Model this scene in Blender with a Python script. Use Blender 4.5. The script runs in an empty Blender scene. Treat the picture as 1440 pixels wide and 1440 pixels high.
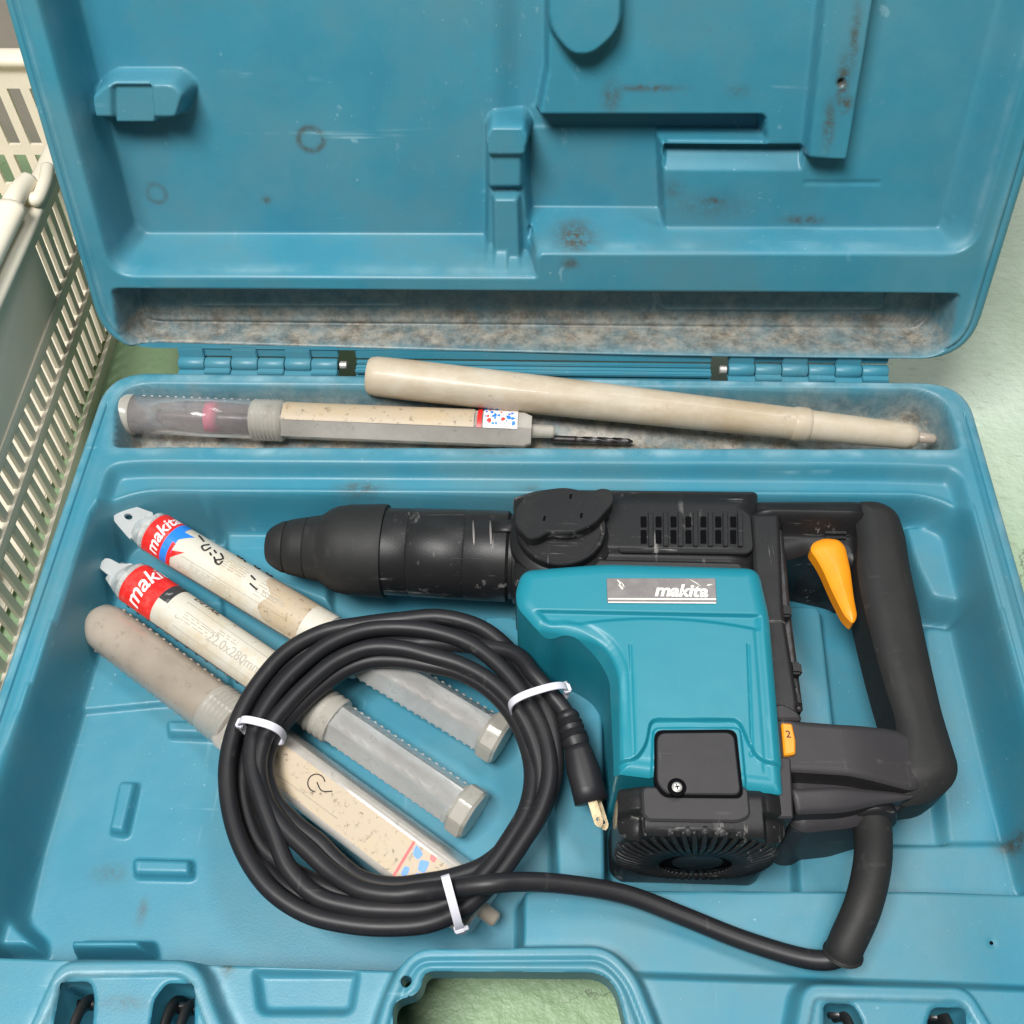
import bpy, bmesh, math, random
import numpy as np
from math import *
from mathutils import Vector, Matrix
random.seed(4); RNG = np.random.default_rng(7)
S = bpy.context.scene; COL = S.collection
CM = 0.01; ZR = 8.0            # the case rim stands 8 cm above the floor; all numbers below are centimetres from the rim

# ---------------------------------------------------------------- camera
f = 1444.; CP = np.array([1.35, -45.97, 50.39]); tilt, yaw, roll = map(radians, (55.39, -3.62, -2.01)); LA = radians(73.13)
cF = np.array([sin(yaw)*cos(tilt), cos(yaw)*cos(tilt), -sin(tilt)])
cr = np.array([cos(yaw), -sin(yaw), 0]); cu = np.cross(cr, cF)
_c, _s = cos(roll), sin(roll); cr, cu = _c*cr+_s*cu, -_s*cr+_c*cu
cam = bpy.data.cameras.new('camera'); co = bpy.data.objects.new('camera', cam); COL.objects.link(co); S.camera = co
cam.sensor_width = 36; cam.lens = 36*f/1440; cam.clip_start = .01; cam.clip_end = 100
co.matrix_world = Matrix(((cr[0], cu[0], -cF[0], CP[0]*CM), (cr[1], cu[1], -cF[1], CP[1]*CM),
                          (cr[2], cu[2], -cF[2], (CP[2]+ZR)*CM), (0, 0, 0, 1)))
# ---------------------------------------------------------------- light: shop ceiling panels
W = bpy.data.worlds.new('World'); S.world = W; W.use_nodes = True
W.node_tree.nodes['Background'].inputs[0].default_value = (.93, .96, 1, 1)
W.node_tree.nodes['Background'].inputs[1].default_value = .08
def area(name, loc, look, sx, sy, p, col=(1, .985, .96)):
    l = bpy.data.lights.new(name, 'AREA'); l.shape = 'RECTANGLE'; l.size = sx; l.size_y = sy; l.energy = p; l.color = col
    o = bpy.data.objects.new(name, l); COL.objects.link(o); o.location = loc
    o.rotation_euler = (Vector(look)-Vector(loc)).to_track_quat('-Z', 'Y').to_euler()
area('ceiling_light', (-.35, -.62, 1.6), (0, -.2, 0), .7, .4, 38)
area('ceiling_light', (.6, .3, 2.1), (0, -.1, 0), 1.0, .35, 16)
S.view_settings.view_transform = 'Standard'; S.view_settings.look = 'None'; S.view_settings.exposure = 0; S.view_settings.gamma = 1

# ---------------------------------------------------------------- helpers
def ray(px, py): return cF+(px-720)/f*cr-(py-720)/f*cu
def at(px, py, z=0.):                        # photo point -> place on the level z
    v = ray(px, py); t = (z-CP[2])/v[2]; p = CP+t*v; return (p[0], p[1])
LN = np.array([0, -sin(LA), cos(LA)]); LV = np.array([0, cos(LA), sin(LA)])
def lid(px, py, w=0.):                       # photo point -> (along, up) on the open lid at depth w
    v = ray(px, py); t = (w-LN@CP)/(LN@v); p = CP+t*v; return (p[0], p@LV)
def P(pts, z=0.): return [at(q[0], q[1], q[2] if len(q) > 2 else z) for q in pts]
def PL(pts, w=0.): return [lid(q[0], q[1], q[2] if len(q) > 2 else w) for q in pts]
def at3(px, py, z): x, y = at(px, py, z); return Vector((x, y, z))
def rnd(poly, r, n=5):                       # round polygon corners
    out = []; m = len(poly); P_ = [Vector(p[:2]) for p in poly]
    for i in range(m):
        a, b, c = P_[i-1], P_[i], P_[(i+1) % m]
        rr = r[i] if isinstance(r, (list, tuple)) else r
        d1 = (a-b); d2 = (c-b); l = min(rr, d1.length*.48, d2.length*.48)
        if l < 1e-4: out.append(tuple(b)); continue
        p1 = b+d1.normalized()*l; p2 = b+d2.normalized()*l
        for k in range(n+1):
            t = k/n; out.append(tuple(p1*(1-t)**2+b*2*t*(1-t)+p2*t*t))
    return out
def rect(x0, x1, y0, y1, r=0.): 
    p = [(x0, y0), (x1, y0), (x1, y1), (x0, y1)]
    return rnd(p, r) if r else p
def sd(poly, X, Y, mg=2.5):                  # signed distance, + inside; far outside is clipped
    poly = np.array([p[:2] for p in poly]); x0, y0 = poly.min(0)-mg; x1, y1 = poly.max(0)+mg
    m = (X > x0) & (X < x1) & (Y > y0) & (Y < y1)
    out = np.full(X.shape, -mg*1.0); px, py = X[m], Y[m]
    d = np.full(px.shape, 1e9); ins = np.zeros(px.shape, bool); n = len(poly)
    for i in range(n):
        ax, ay = poly[i-1]; bx, by = poly[i]; ex, ey = bx-ax, by-ay; L = ex*ex+ey*ey+1e-12
        t = np.clip(((px-ax)*ex+(py-ay)*ey)/L, 0, 1)
        d = np.minimum(d, (px-ax-t*ex)**2+(py-ay-t*ey)**2)
        c_ = ((ay > py) != (by > py)); xi = ax+(py-ay)*ex/(ey if abs(ey) > 1e-12 else 1e-12)
        ins ^= c_ & (px < xi)
    d = np.sqrt(d); out[m] = np.where(ins, d, -d); return out
def sm(t): t = np.clip(t, 0, 1); return t*t*(3-2*t)
def step(H, d, target, w=.5, off=0.):        # blend to target inside; the transition lies inside the outline
    s = sm((d+off)/w); return H*(1-s)+target*s
def dome(d, R, k=14.): 
    dd = np.clip(d, 0, R)*.86+.14*R; return -(R-np.sqrt(np.maximum(R*R-(R-dd)**2, 0)))+np.where(d < 0, k*d, 0)
def vnoise(X, Y, sc, seed=0):                # smooth value noise
    g = np.random.default_rng(seed).random((64, 64)); x = X/sc+31.7; y = Y/sc+17.3
    i = np.floor(x).astype(int); j = np.floor(y).astype(int); u = sm(x-i); v = sm(y-j)
    G = lambda a, b: g[a % 64, b % 64]
    return (G(i, j)*(1-u)+G(i+1, j)*u)*(1-v)+(G(i, j+1)*(1-u)+G(i+1, j+1)*u)*v
def axis(a, b, st, fine=()):
    xs = []; x = a
    while x < b: 
        xs.append(x); s_ = st
        for (p, q, h) in fine:
            if p <= x < q: s_ = h
        x += s_
    xs.append(b); return np.array(xs)

ORG = {}
def link(name, me, mat, parent=None):
    o = bpy.data.objects.new(name, me); COL.objects.link(o)
    if mat: me.materials.append(mat)
    if parent is not None: o.parent = parent
    return o
def root_of(p):
    while p.parent is not None: p = p.parent
    return p
def off_of(parent): return ORG.get(root_of(parent).name, (0, 0, -ZR)) if parent is not None else (0, 0, -ZR)
def mesh(name, V, Fc, mat, parent=None, smooth=True, angle=None, thing_org=None):
    V = np.asarray(V, float).reshape(-1, 3); o3 = off_of(parent) if thing_org is None else thing_org
    me = bpy.data.meshes.new(name); me.from_pydata(((V-np.array(o3))*CM).tolist(), [], [tuple(q) for q in Fc]); me.update()
    if smooth: 
        me.polygons.foreach_set('use_smooth', [True]*len(me.polygons))
        if angle: me.set_sharp_from_angle(angle=radians(angle))
    o = link(name, me, mat, parent)
    if parent is None: o.location = ((o3[0])*CM, o3[1]*CM, (o3[2]+ZR)*CM)
    return o
def thing(name, label, cat, org=(0, 0, -ZR), group=None):
    o = bpy.data.objects.new(name, None); COL.objects.link(o); o.empty_display_size = .02
    o.location = (org[0]*CM, org[1]*CM, (org[2]+ZR)*CM); ORG[o.name] = org
    return tag(o, label, cat, group)
def tag(o, label, cat, group=None):
    o['label'] = label; o['category'] = cat
    if group: o['group'] = group
    return o
def densify(poly, st):
    out = []
    for i in range(len(poly)):
        a = np.array(poly[i][:2], float); b = np.array(poly[(i+1) % len(poly)][:2], float); n = max(1, int(np.ceil(np.hypot(*(b-a))/st)))
        out += [tuple(a+(b-a)*k/n) for k in range(n)]
    return out
def hf(name, xs, ys, H, keep, mat, parent=None, T=None, attrs=None, holes=()):
    """height sheet over a grid; T maps (x,y,h) arrays to places"""
    X, Y = np.meshgrid(xs, ys, indexing='ij')
    nx, ny = X.shape; kq = keep[:-1, :-1] & keep[1:, :-1] & keep[1:, 1:] & keep[:-1, 1:]
    idx = np.arange(nx*ny).reshape(nx, ny); X = X.copy(); Y = Y.copy()
    for hp_ in holes:
        hp_ = densify(hp_, .06); dd = sd(hp_, X, Y, .6); o_ = dd < 0
        kq &= (o_[:-1, :-1] | o_[1:, :-1] | o_[1:, 1:] | o_[:-1, 1:])
        a = np.array(hp_); B_ = np.roll(a, -1, 0)-a; L2 = (B_**2).sum(1)+1e-12
        for i_, j_ in np.argwhere((dd > -.03) & (dd < .25)):
            p = np.array([X[i_, j_], Y[i_, j_]]); t = np.clip(((p-a)*B_).sum(1)/L2, 0, 1); c = a+B_*t[:, None]; m = ((c-p)**2).sum(1).argmin(); X[i_, j_], Y[i_, j_] = c[m]
    q = np.stack([idx[:-1, :-1], idx[1:, :-1], idx[1:, 1:], idx[:-1, 1:]], -1)[kq]
    used = np.zeros(nx*ny, bool); used[q.ravel()] = True; remap = np.cumsum(used)-1; q = remap[q]
    V = np.stack([X.ravel(), Y.ravel(), H.ravel()], -1)[used]
    if T is not None: V = T(V)
    o3 = off_of(parent); V = (V-np.array(o3))*CM
    me = bpy.data.meshes.new(name); me.vertices.add(len(V)); me.vertices.foreach_set('co', V.ravel().astype(np.float32))
    me.loops.add(q.size); me.loops.foreach_set('vertex_index', q.ravel().astype(np.int32))
    me.polygons.add(len(q)); me.polygons.foreach_set('loop_start', np.arange(0, q.size, 4, dtype=np.int32))
    me.update(calc_edges=True); me.polygons.foreach_set('use_smooth', np.ones(len(q), bool))
    for k, a in (attrs or {}).items():
        at_ = me.attributes.new(k, 'FLOAT', 'POINT'); at_.data.foreach_set('value', a.ravel()[used].astype(np.float32))
    me.validate(); return link(name, me, mat, parent)
def relief(name, poly, fn, mat, parent, st=.08, mg=.5, bottom=-5.3, draft=.0):
    """a moulded body: fn(X,Y,d) gives the top height; the rim is snapped to the outline and walls drop to bottom"""
    poly = densify(poly, st*1.2); a = np.array(poly); x0, y0 = a.min(0)-mg; x1, y1 = a.max(0)+mg
    xs = np.arange(x0, x1+st, st); ys = np.arange(y0, y1+st, st); X, Y = np.meshgrid(xs, ys, indexing='ij')
    d = sd(poly, X, Y); ins = d > 0
    kq = ins[:-1, :-1] | ins[1:, :-1] | ins[1:, 1:] | ins[:-1, 1:]
    nx, ny = X.shape; idx = np.arange(nx*ny).reshape(nx, ny)
    q = np.stack([idx[:-1, :-1], idx[1:, :-1], idx[1:, 1:], idx[:-1, 1:]], -1)[kq]
    used = np.zeros(nx*ny, bool); used[q.ravel()] = True
    Xf, Yf, df = X.ravel().copy(), Y.ravel().copy(), d.ravel()
    B_ = np.roll(a, -1, 0)-a; L2 = (B_**2).sum(1)+1e-12
    for k in np.nonzero(used & (df <= .5*st))[0]:
        p = np.array([Xf[k], Yf[k]]); t = np.clip(((p-a)*B_).sum(1)/L2, 0, 1); c = a+B_*t[:, None]; m = ((c-p)**2).sum(1).argmin(); Xf[k], Yf[k] = c[m]
    Hf = fn(Xf, Yf, np.maximum(sd(poly, Xf, Yf), 0)); remap = np.cumsum(used)-1
    e_ = .03; ux, uy = Xf[used], Yf[used]
    for _k in range(2):                      # step a little inwards where a point sits on the outline
        c0 = sd(poly, ux, uy); gx_ = (sd(poly, ux+.01, uy)-c0)/.01; gy_ = (sd(poly, ux, uy+.01)-c0)/.01; gl = np.hypot(gx_, gy_)+1e-6
        mv = np.clip(.045-c0, 0, .1); ux = ux+gx_/gl*mv; uy = uy+gy_/gl*mv
    g_ = lambda x_, y_: fn(x_, y_, np.maximum(sd(poly, x_, y_), 0))
    NV = np.stack([-(g_(ux+e_, uy)-g_(ux-e_, uy))/(2*e_), -(g_(ux, uy+e_)-g_(ux, uy-e_))/(2*e_), np.ones_like(ux)], -1); NV /= np.linalg.norm(NV, axis=1)[:, None]
    V = np.stack([Xf, Yf, Hf], -1)[used]; q = remap[q]
    n = len(a); he = fn(a[:, 0], a[:, 1], np.zeros(n)); base = len(V)
    ar = sum(a[i-1, 0]*a[i, 1]-a[i, 0]*a[i-1, 1] for i in range(n)); sg = 1 if ar > 0 else -1
    e = (np.roll(a, -1, 0)-np.roll(a, 1, 0)); nr = np.stack([e[:, 1], -e[:, 0]], -1)*sg; nr /= np.linalg.norm(nr, axis=1)[:, None]+1e-9
    levels = [0, .15, .5, 1.]
    S_ = np.concatenate([np.concatenate([a+nr*(draft*l-(.035 if l == 0 else 0)), (he+(bottom-he)*l)[:, None]-(.012 if l == 0 else 0)], 1) for l in levels])
    sk = [(base+l*n+i, base+l*n+(i+1) % n, base+(l+1)*n+(i+1) % n, base+(l+1)*n+i) for l in range(len(levels)-1) for i in range(n)]
    if sg > 0: sk = [t_[::-1] for t_ in sk]
    V = np.concatenate([V, S_]); V = (V-np.array(off_of(parent)))*CM
    me = bpy.data.meshes.new(name); me.from_pydata(V.tolist(), [], q.tolist()+sk); me.update(); me.polygons.foreach_set('use_smooth', np.ones(len(me.polygons), bool))
    NS = np.tile(np.concatenate([nr, np.zeros((n, 1))], 1), (len(levels), 1)); me.normals_split_custom_set_from_vertices(np.concatenate([NV, NS]).tolist())
    return link(name, me, mat, parent)
def box(name, c, s, mat, parent, bev=.05, rot=None, T=None):
    bm = bmesh.new(); bmesh.ops.create_cube(bm, size=1); 
    for v in bm.verts: v.co = Vector((v.co.x*s[0], v.co.y*s[1], v.co.z*s[2]))
    if bev: bmesh.ops.bevel(bm, geom=bm.edges[:], offset=bev, segments=2, affect='EDGES')
    R = rot if rot is not None else Matrix.Identity(3)
    V = [R @ v.co+Vector(c) for v in bm.verts]
    if T: V = [T(v) for v in V]
    F_ = [[v.index for v in fc.verts] for fc in bm.faces]; bm.verts.index_update(); bm.free()
    return mesh(name, [tuple(v) for v in V], F_, mat, parent, angle=40)
def loft(rings, cap=True):
    V = []; Fc = []; n = len(rings[0])
    for r_ in rings: V += [tuple(p) for p in r_]
    for i in range(len(rings)-1):
        for j in range(n):
            a = i*n+j; b = i*n+(j+1) % n; Fc.append((a, b, b+n, a+n))
    if cap: Fc.append(tuple(range(n-1, -1, -1))); Fc.append(tuple((len(rings)-1)*n+j for j in range(n)))
    return V, Fc
def frame(d, up=Vector((0, 0, 1))):
    d = d.normalized(); up = Vector((0, 1, 0)) if abs(d.z) > .95 else up; s_ = d.cross(up).normalized(); u_ = s_.cross(d).normalized(); return d, s_, u_
def lathe(A, B, prof, n=48, sq=None, rot=0.):
    """prof: (t along 0..1, radius[, sides]); sq lets stations be polygonal"""
    A = Vector(A); B = Vector(B); d, s_, u_ = frame(B-A); L = (B-A).length; rings = []
    for p in prof:
        c_ = A+d*(L*p[0]); ring = []
        for j in range(n):
            a = 2*pi*j/n+rot; r_ = p[1]
            if len(p) > 2 and p[2]:
                k = p[2]; m = ((a-rot) % (2*pi/k))-pi/k; 
                hexr = p[1]*cos(pi/k)/cos(m); r_ = min(hexr, p[1]*.985)
            ring.append(c_+s_*(r_*cos(a))+u_*(r_*sin(a)))
        rings.append(ring)
    return loft(rings)
def cat(pts, n=10, closed=False):            # Catmull-Rom
    P_ = [Vector(p) for p in pts]; out = []; m = len(P_)
    for i in range(m if closed else m-1):
        g = lambda k: P_[k % m] if closed else P_[max(0, min(m-1, k))]
        a, b, c, d = g(i-1), g(i), g(i+1), g(i+2)
        for k in range(n):
            t = k/n; out.append(.5*((2*b)+(c-a)*t+(2*a-5*b+4*c-d)*t*t+(3*b-3*c+d-a)*t**3))
    if not closed: out.append(P_[-1])
    return out
def tube(pts, r, n=16, cap=True):
    rings = []; m = len(pts); up = Vector((0, 0, 1)); pu = None
    for i in range(m):
        d = (pts[min(i+1, m-1)]-pts[max(i-1, 0)]).normalized()
        if pu is None: 
            u0 = Vector((0, 0, 1)) if abs(d.z) < .9 else Vector((1, 0, 0)); pu = (u0-d*u0.dot(d)).normalized()
        pu = (pu-d*pu.dot(d)).normalized(); s_ = d.cross(pu); rr = r(i/(m-1)) if callable(r) else r
        ra, rb = rr if isinstance(rr, tuple) else (rr, rr)
        rings.append([pts[i]+s_*(ra*cos(2*pi*j/n))+pu*(rb*sin(2*pi*j/n)) for j in range(n)])
    return loft(rings, cap)
def merge(*vf):
    V = []; Fc = []
    for v, q in vf: b = len(V); V += [tuple(p) for p in v]; Fc += [tuple(i+b for i in k) for k in q]
    return V, Fc
def prism(poly, z0, z1, bev=0.):
    n = len(poly); V = [(p[0], p[1], z0) for p in poly]
    if bev:
        c = np.mean(np.array([p[:2] for p in poly]), 0)
        ins = []
        for i in range(n):
            a = Vector(poly[i-1][:2]); b = Vector(poly[i][:2]); cc = Vector(poly[(i+1) % n][:2])
            nr = ((b-a).normalized()+(cc-b).normalized()); nr = Vector((-nr.y, nr.x)).normalized()
            if nr.dot(Vector(c)-b) < 0 and n < 9: nr = -nr
            ins.append(b+nr*bev)
        V += [(p[0], p[1], z1-bev) for p in poly]+[(p[0], p[1], z1) for p in ins]; k = 3
    else: V += [(p[0], p[1], z1) for p in poly]; k = 2
    Fc = []
    for l in range(k-1):
        for i in range(n): j = (i+1) % n; Fc.append((l*n+i, l*n+j, (l+1)*n+j, (l+1)*n+i))
    Fc.append(tuple((k-1)*n+i for i in range(n))); Fc.append(tuple(range(n-1, -1, -1)))
    return V, Fc
def ccw(poly):
    a = 0
    for i in range(len(poly)): a += poly[i-1][0]*poly[i][1]-poly[i][0]*poly[i-1][1]
    return poly if a > 0 else poly[::-1]
def flat(polys, T, maxl=.25):                # flat outlines (s,t), cut small and laid on a surface by T
    bm = bmesh.new()
    for p in polys:
        vs = [bm.verts.new((q[0], q[1], 0)) for q in p]; bm.faces.new(vs)
    bmesh.ops.triangulate(bm, faces=bm.faces[:])
    for _ in range(6):
        e = [x for x in bm.edges if x.calc_length() > maxl]
        if not e: break
        bmesh.ops.subdivide_edges(bm, edges=e, cuts=1); bmesh.ops.triangulate(bm, faces=bm.faces[:])
    bm.verts.index_update(); V = [tuple(T(v.co.x, v.co.y)) for v in bm.verts]; Fc = [[v.index for v in q.verts] for q in bm.faces]
    bm.free(); return V, Fc
def text_polys(body, size, shear=0., bold=0., space=1.):
    cv = bpy.data.curves.new('t', 'FONT'); cv.body = body; cv.size = size; cv.shear = shear; cv.offset = bold; cv.space_character = space
    cv.align_x = 'CENTER'; cv.align_y = 'CENTER'; cv.resolution_u = 3
    o = bpy.data.objects.new('t', cv); COL.objects.link(o); dg = bpy.context.evaluated_depsgraph_get(); dg.update()
    me = bpy.data.meshes.new_from_object(o.evaluated_get(dg)); bpy.data.objects.remove(o)
    V = [(v.co.x, v.co.y) for v in me.vertices]; F_ = [list(p.vertices) for p in me.polygons]; bpy.data.meshes.remove(me)
    return [[V[i] for i in q] for q in F_]

# ---------------------------------------------------------------- materials
def mat(name, col, rough=.5, metal=0., spec=.5, noise=None, bump=None, extra=None, coat=0., rvar=0.):
    m = bpy.data.materials.new(name); m.use_nodes = True; nt = m.node_tree; N = nt.nodes; L = nt.links; b = N['Principled BSDF']
    b.inputs['Base Color'].default_value = (*col, 1); b.inputs['Roughness'].default_value = rough
    b.inputs['Metallic'].default_value = metal; b.inputs['Specular IOR Level'].default_value = spec
    if coat: b.inputs['Coat Weight'].default_value = coat
    tc = N.new('ShaderNodeTexCoord'); src = [None, b]
    def tex(scale, detail=6, rough_=.6, stretch=None):
        t = N.new('ShaderNodeTexNoise'); t.inputs['Scale'].default_value = scale; t.inputs['Detail'].default_value = detail; t.inputs['Roughness'].default_value = rough_
        if stretch:
            mp = N.new('ShaderNodeMapping'); mp.inputs['Scale'].default_value = stretch; L.new(tc.outputs['Object'], mp.inputs[0]); L.new(mp.outputs[0], t.inputs[0])
        else: L.new(tc.outputs['Object'], t.inputs[0])
        return t
    def ramp(sock, a, b_, ca=(0, 0, 0), cb=(1, 1, 1)):
        r_ = N.new('ShaderNodeValToRGB'); r_.color_ramp.elements[0].position = a; r_.color_ramp.elements[1].position = b_
        r_.color_ramp.elements[0].color = (*ca, 1); r_.color_ramp.elements[1].color = (*cb, 1); L.new(sock, r_.inputs[0]); return r_
    def mix(fac, a, c):
        x = N.new('ShaderNodeMix'); x.data_type = 'RGBA'
        if isinstance(fac, (int, float)): x.inputs[0].default_value = fac
        else: L.new(fac, x.inputs[0])
        for k, v in ((6, a), (7, c)):
            if isinstance(v, tuple): x.inputs[k].default_value = (*v, 1)
            else: L.new(v, x.inputs[k])
        return x.outputs[2]
    def math_(op, a, b2=None, clamp=False):
        x = N.new('ShaderNodeMath'); x.operation = op; x.use_clamp = clamp
        for k, v in ((0, a), (1, b2)):
            if v is None: continue
            if isinstance(v, (int, float)): x.inputs[k].default_value = v
            else: L.new(v, x.inputs[k])
        return x.outputs[0]
    def attr(n_):
        x = N.new('ShaderNodeAttribute'); x.attribute_name = n_; return x.outputs['Fac']
    m_ = dict(N=N, L=L, b=b, tex=tex, ramp=ramp, mix=mix, math=math_, attr=attr, tc=tc)
    colr = col
    if noise:                                   # (scale, second colour, lo, hi)
        t = tex(noise[0], 8, .65, noise[4] if len(noise) > 4 else None); r_ = ramp(t.outputs[0], noise[2], noise[3]); colr = mix(r_.outputs[0], col, noise[1])
    if extra: colr = extra(m_, colr)
    if not isinstance(colr, tuple): L.new(colr, b.inputs['Base Color'])
    if rvar:
        t = tex(90, 4); r_ = N.new('ShaderNodeMapRange'); r_.inputs[3].default_value = rough-rvar; r_.inputs[4].default_value = rough+rvar
        L.new(t.outputs[0], r_.inputs[0]); L.new(r_.outputs[0], b.inputs['Roughness'])
    if bump:
        t = tex(bump[0], 3); bp = N.new('ShaderNodeBump'); bp.inputs['Strength'].default_value = bump[1]; bp.inputs['Distance'].default_value = bump[2] if len(bump) > 2 else .0005
        L.new(t.outputs[0], bp.inputs['Height']); L.new(bp.outputs[0], b.inputs['Normal'])
    return m
def scuffs(m_, col, c2=(.42, .62, .68), amt=.5, lo=.66, k=1.4):
    # fine scratches: stretched noise in two directions, patched by a broad one
    a = m_['ramp'](m_['tex'](60*k, 3, .6, (.06, 1.3, 1)).outputs[0], lo, lo+.06).outputs[0]
    b = m_['ramp'](m_['tex'](55*k, 3, .6, (1.2, .07, .9)).outputs[0], lo, lo+.06).outputs[0]
    p = m_['ramp'](m_['tex'](16*k, 3).outputs[0], .5, .66).outputs[0]
    s_ = m_['math']('MULTIPLY', m_['math']('MULTIPLY', m_['math']('MAXIMUM', a, b), p), amt); p2 = m_['ramp'](m_['tex'](8*k, 4).outputs[0], .44, .62).outputs[0]
    sp = m_['math']('MULTIPLY', m_['ramp'](m_['tex'](260*k, 3, .6).outputs[0], .69, .74).outputs[0], p2)
    return m_['mix'](m_['math']('MAXIMUM', s_, m_['math']('MULTIPLY', sp, amt*1.3), True), col, c2)
def case_extra(m_, col):
    c = scuffs(m_, col, (.36, .58, .65), .5)
    fd = m_['math']('MULTIPLY', m_['ramp'](m_['tex'](14, 6).outputs[0], .40, .72).outputs[0], .5)
    c = m_['mix'](fd, c, (.13, .27, .31))
    c = m_['mix'](m_['math']('MULTIPLY', m_['ramp'](m_['tex'](7, 9, .75).outputs[0], .5, .72).outputs[0], .38), c, (.055, .16, .19))
    c = m_['mix'](m_['math']('MULTIPLY', m_['ramp'](m_['tex'](80, 9, .8).outputs[0], .63, .72).outputs[0], .35), c, (.10, .12, .10))                                     # faded, chalky patches
    w_ = m_['math']('MULTIPLY', m_['attr']('worn'), m_['ramp'](m_['tex'](38, 6).outputs[0], .35, .65).outputs[0])
    c = m_['mix'](w_, c, (.44, .62, .68))  # edge wear on the base; on the lid, painted light along edges
    n = m_['ramp'](m_['tex'](55, 9, .75).outputs[0], .36, .62).outputs[0]
    dc = m_['mix'](m_['ramp'](m_['tex'](95, 9, .8).outputs[0], .40, .60).outputs[0], (.17, .145, .115), (.46, .42, .35))
    c = m_['mix'](m_['math']('MULTIPLY', m_['attr']('dust'), m_['math']('ADD', m_['math']('MULTIPLY', n, .5), .5)), c, dc)
    n2 = m_['ramp'](m_['tex'](170, 8, .8).outputs[0], .36, .54).outputs[0]
    c = m_['mix'](m_['math']('MULTIPLY', m_['attr']('stain'), n2), c, (.075, .055, .03))
    return c
MC = mat('case_plastic', (.034, .210, .300), .42, noise=(22, (.044, .238, .33), .3, .7), bump=(900, .22, .0003), extra=case_extra, rvar=.08)
MT = mat('teal_plastic', (.009, .205, .275), .42, noise=(20, (.014, .23, .30), .3, .7), bump=(900, .1, .0002),
         extra=lambda m_, c: m_['mix'](m_['math']('MULTIPLY', m_['ramp'](m_['tex'](75, 8, .8).outputs[0], .64, .70).outputs[0], .6), scuffs(m_, c, (.2, .5, .58), .25), (.03, .06, .06)), rvar=.06)
def dark_extra(amt, c2=(.16, .155, .15)):
    def g(m_, c):
        c = scuffs(m_, c, c2, amt, .62, 3.2); d_ = m_['math']('MULTIPLY', m_['ramp'](m_['tex'](30, 8, .7).outputs[0], .5, .8).outputs[0], .35)
        return m_['mix'](d_, c, (.046, .042, .038))
    return g
MK = mat('black_plastic', (.014, .014, .015), .42, spec=.32, bump=(1100, .22, .0003), extra=dark_extra(.9, (.22, .21, .2)), rvar=.08)
MR = mat('black_rubber', (.018, .018, .018), .6, spec=.35, bump=(900, .3, .0003), extra=dark_extra(.15), rvar=.08)
MG = mat('grey_black_plastic', (.034, .032, .035), .5, spec=.35, bump=(1100, .22, .0003), extra=dark_extra(.35, (.2, .2, .2)), rvar=.08)
MCORD = mat('cord_rubber', (.015, .0145, .017), .45, spec=.35, bump=(400, .08, .0003), extra=dark_extra(.2), rvar=.06)
MDEEP = mat('dark_inside', (.004, .004, .005), .9, spec=.05)  # near-black colour puts in the shade of slots, bores and recesses
MO = mat('orange_plastic', (.92, .33, .012), .4, bump=(600, .05), noise=(60, (.80, .27, .01), .4, .8))
MBR = mat('brass', (.75, .6, .38), .28, metal=1., noise=(160, (.35, .25, .14), .5, .8))
MST = mat('steel', (.62, .60, .57), .4, metal=.55, noise=(200, (.2, .17, .14), .5, .75))
MDST = mat('dark_steel', (.09, .09, .095), .4, metal=.8, noise=(90, (.05, .04, .035), .4, .7))
MPL = mat('nameplate_metal', (.20, .185, .185), .38, metal=.35, noise=(150, (.27, .25, .24), .4, .7))
MCH = mat('bright_print', (.86, .82, .74), .35, metal=.2)
MTIE = mat('white_nylon', (.66, .65, .72), .45)
def grime(m_, c):
    g = m_['math']('MULTIPLY', m_['ramp'](m_['tex'](48, 9, .75).outputs[0], .52, .72).outputs[0], .75)
    c = m_['mix'](g, c, (.13, .105, .075))
    return m_['mix'](m_['ramp'](m_['tex'](330, 4, .7).outputs[0], .68, .73).outputs[0], c, (.05, .04, .03))
def clearish(name, col, alpha, rough=.28, dirt=.4, tr=.35):
    m = mat(name, col, rough, bump=(26, .35, .0012), noise=(16, tuple(v*.8 for v in col), .35, .65), coat=.35,
            extra=lambda m_, c: m_['mix'](m_['math']('MULTIPLY', m_['ramp'](m_['tex'](110, 9, .8).outputs[0], .56, .74).outputs[0], dirt), m_['mix'](m_['math']('MULTIPLY', m_['ramp'](m_['tex'](13, 5).outputs[0], .48, .7).outputs[0], dirt*.5), c, (.16, .13, .10)), (.07, .055, .04)))
    b = m.node_tree.nodes['Principled BSDF']; b.inputs['Alpha'].default_value = alpha; b.inputs['Coat Roughness'].default_value = .10
    b.inputs['Transmission Weight'].default_value = tr; b.inputs['IOR'].default_value = 1.3
    return m
MTA = clearish('cloudy_plastic', (.84, .83, .80), .84, .2, .6, .5)
MTB = clearish('cloudy_plastic_dusty', (.72, .68, .62), .92, .25, .7, .3)
MTC = clearish('dirty_cloudy_plastic', (.50, .42, .34), .96, .35, .85, .15)
MCAP = clearish('milky_cap_plastic', (.60, .57, .50), .92, .5, .45, .25)
MTIP = clearish('pale_tab_plastic', (.62, .64, .64), .96, .3, .12, .3)
MCREAM = mat('aged_cream_plastic', (.48, .39, .27), .5, noise=(20, (.56, .50, .40), .38, .62), bump=(500, .1), coat=.1,
             extra=lambda m_, c: m_['mix'](m_['ramp'](m_['tex'](85, 7, .75).outputs[0], .62, .74).outputs[0], m_['mix'](m_['math']('MULTIPLY', m_['ramp'](m_['tex'](30, 8, .7, (.4, 1, 1)).outputs[0], .48, .72).outputs[0], .65), c, (.33, .25, .15)), (.13, .10, .065)))
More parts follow.
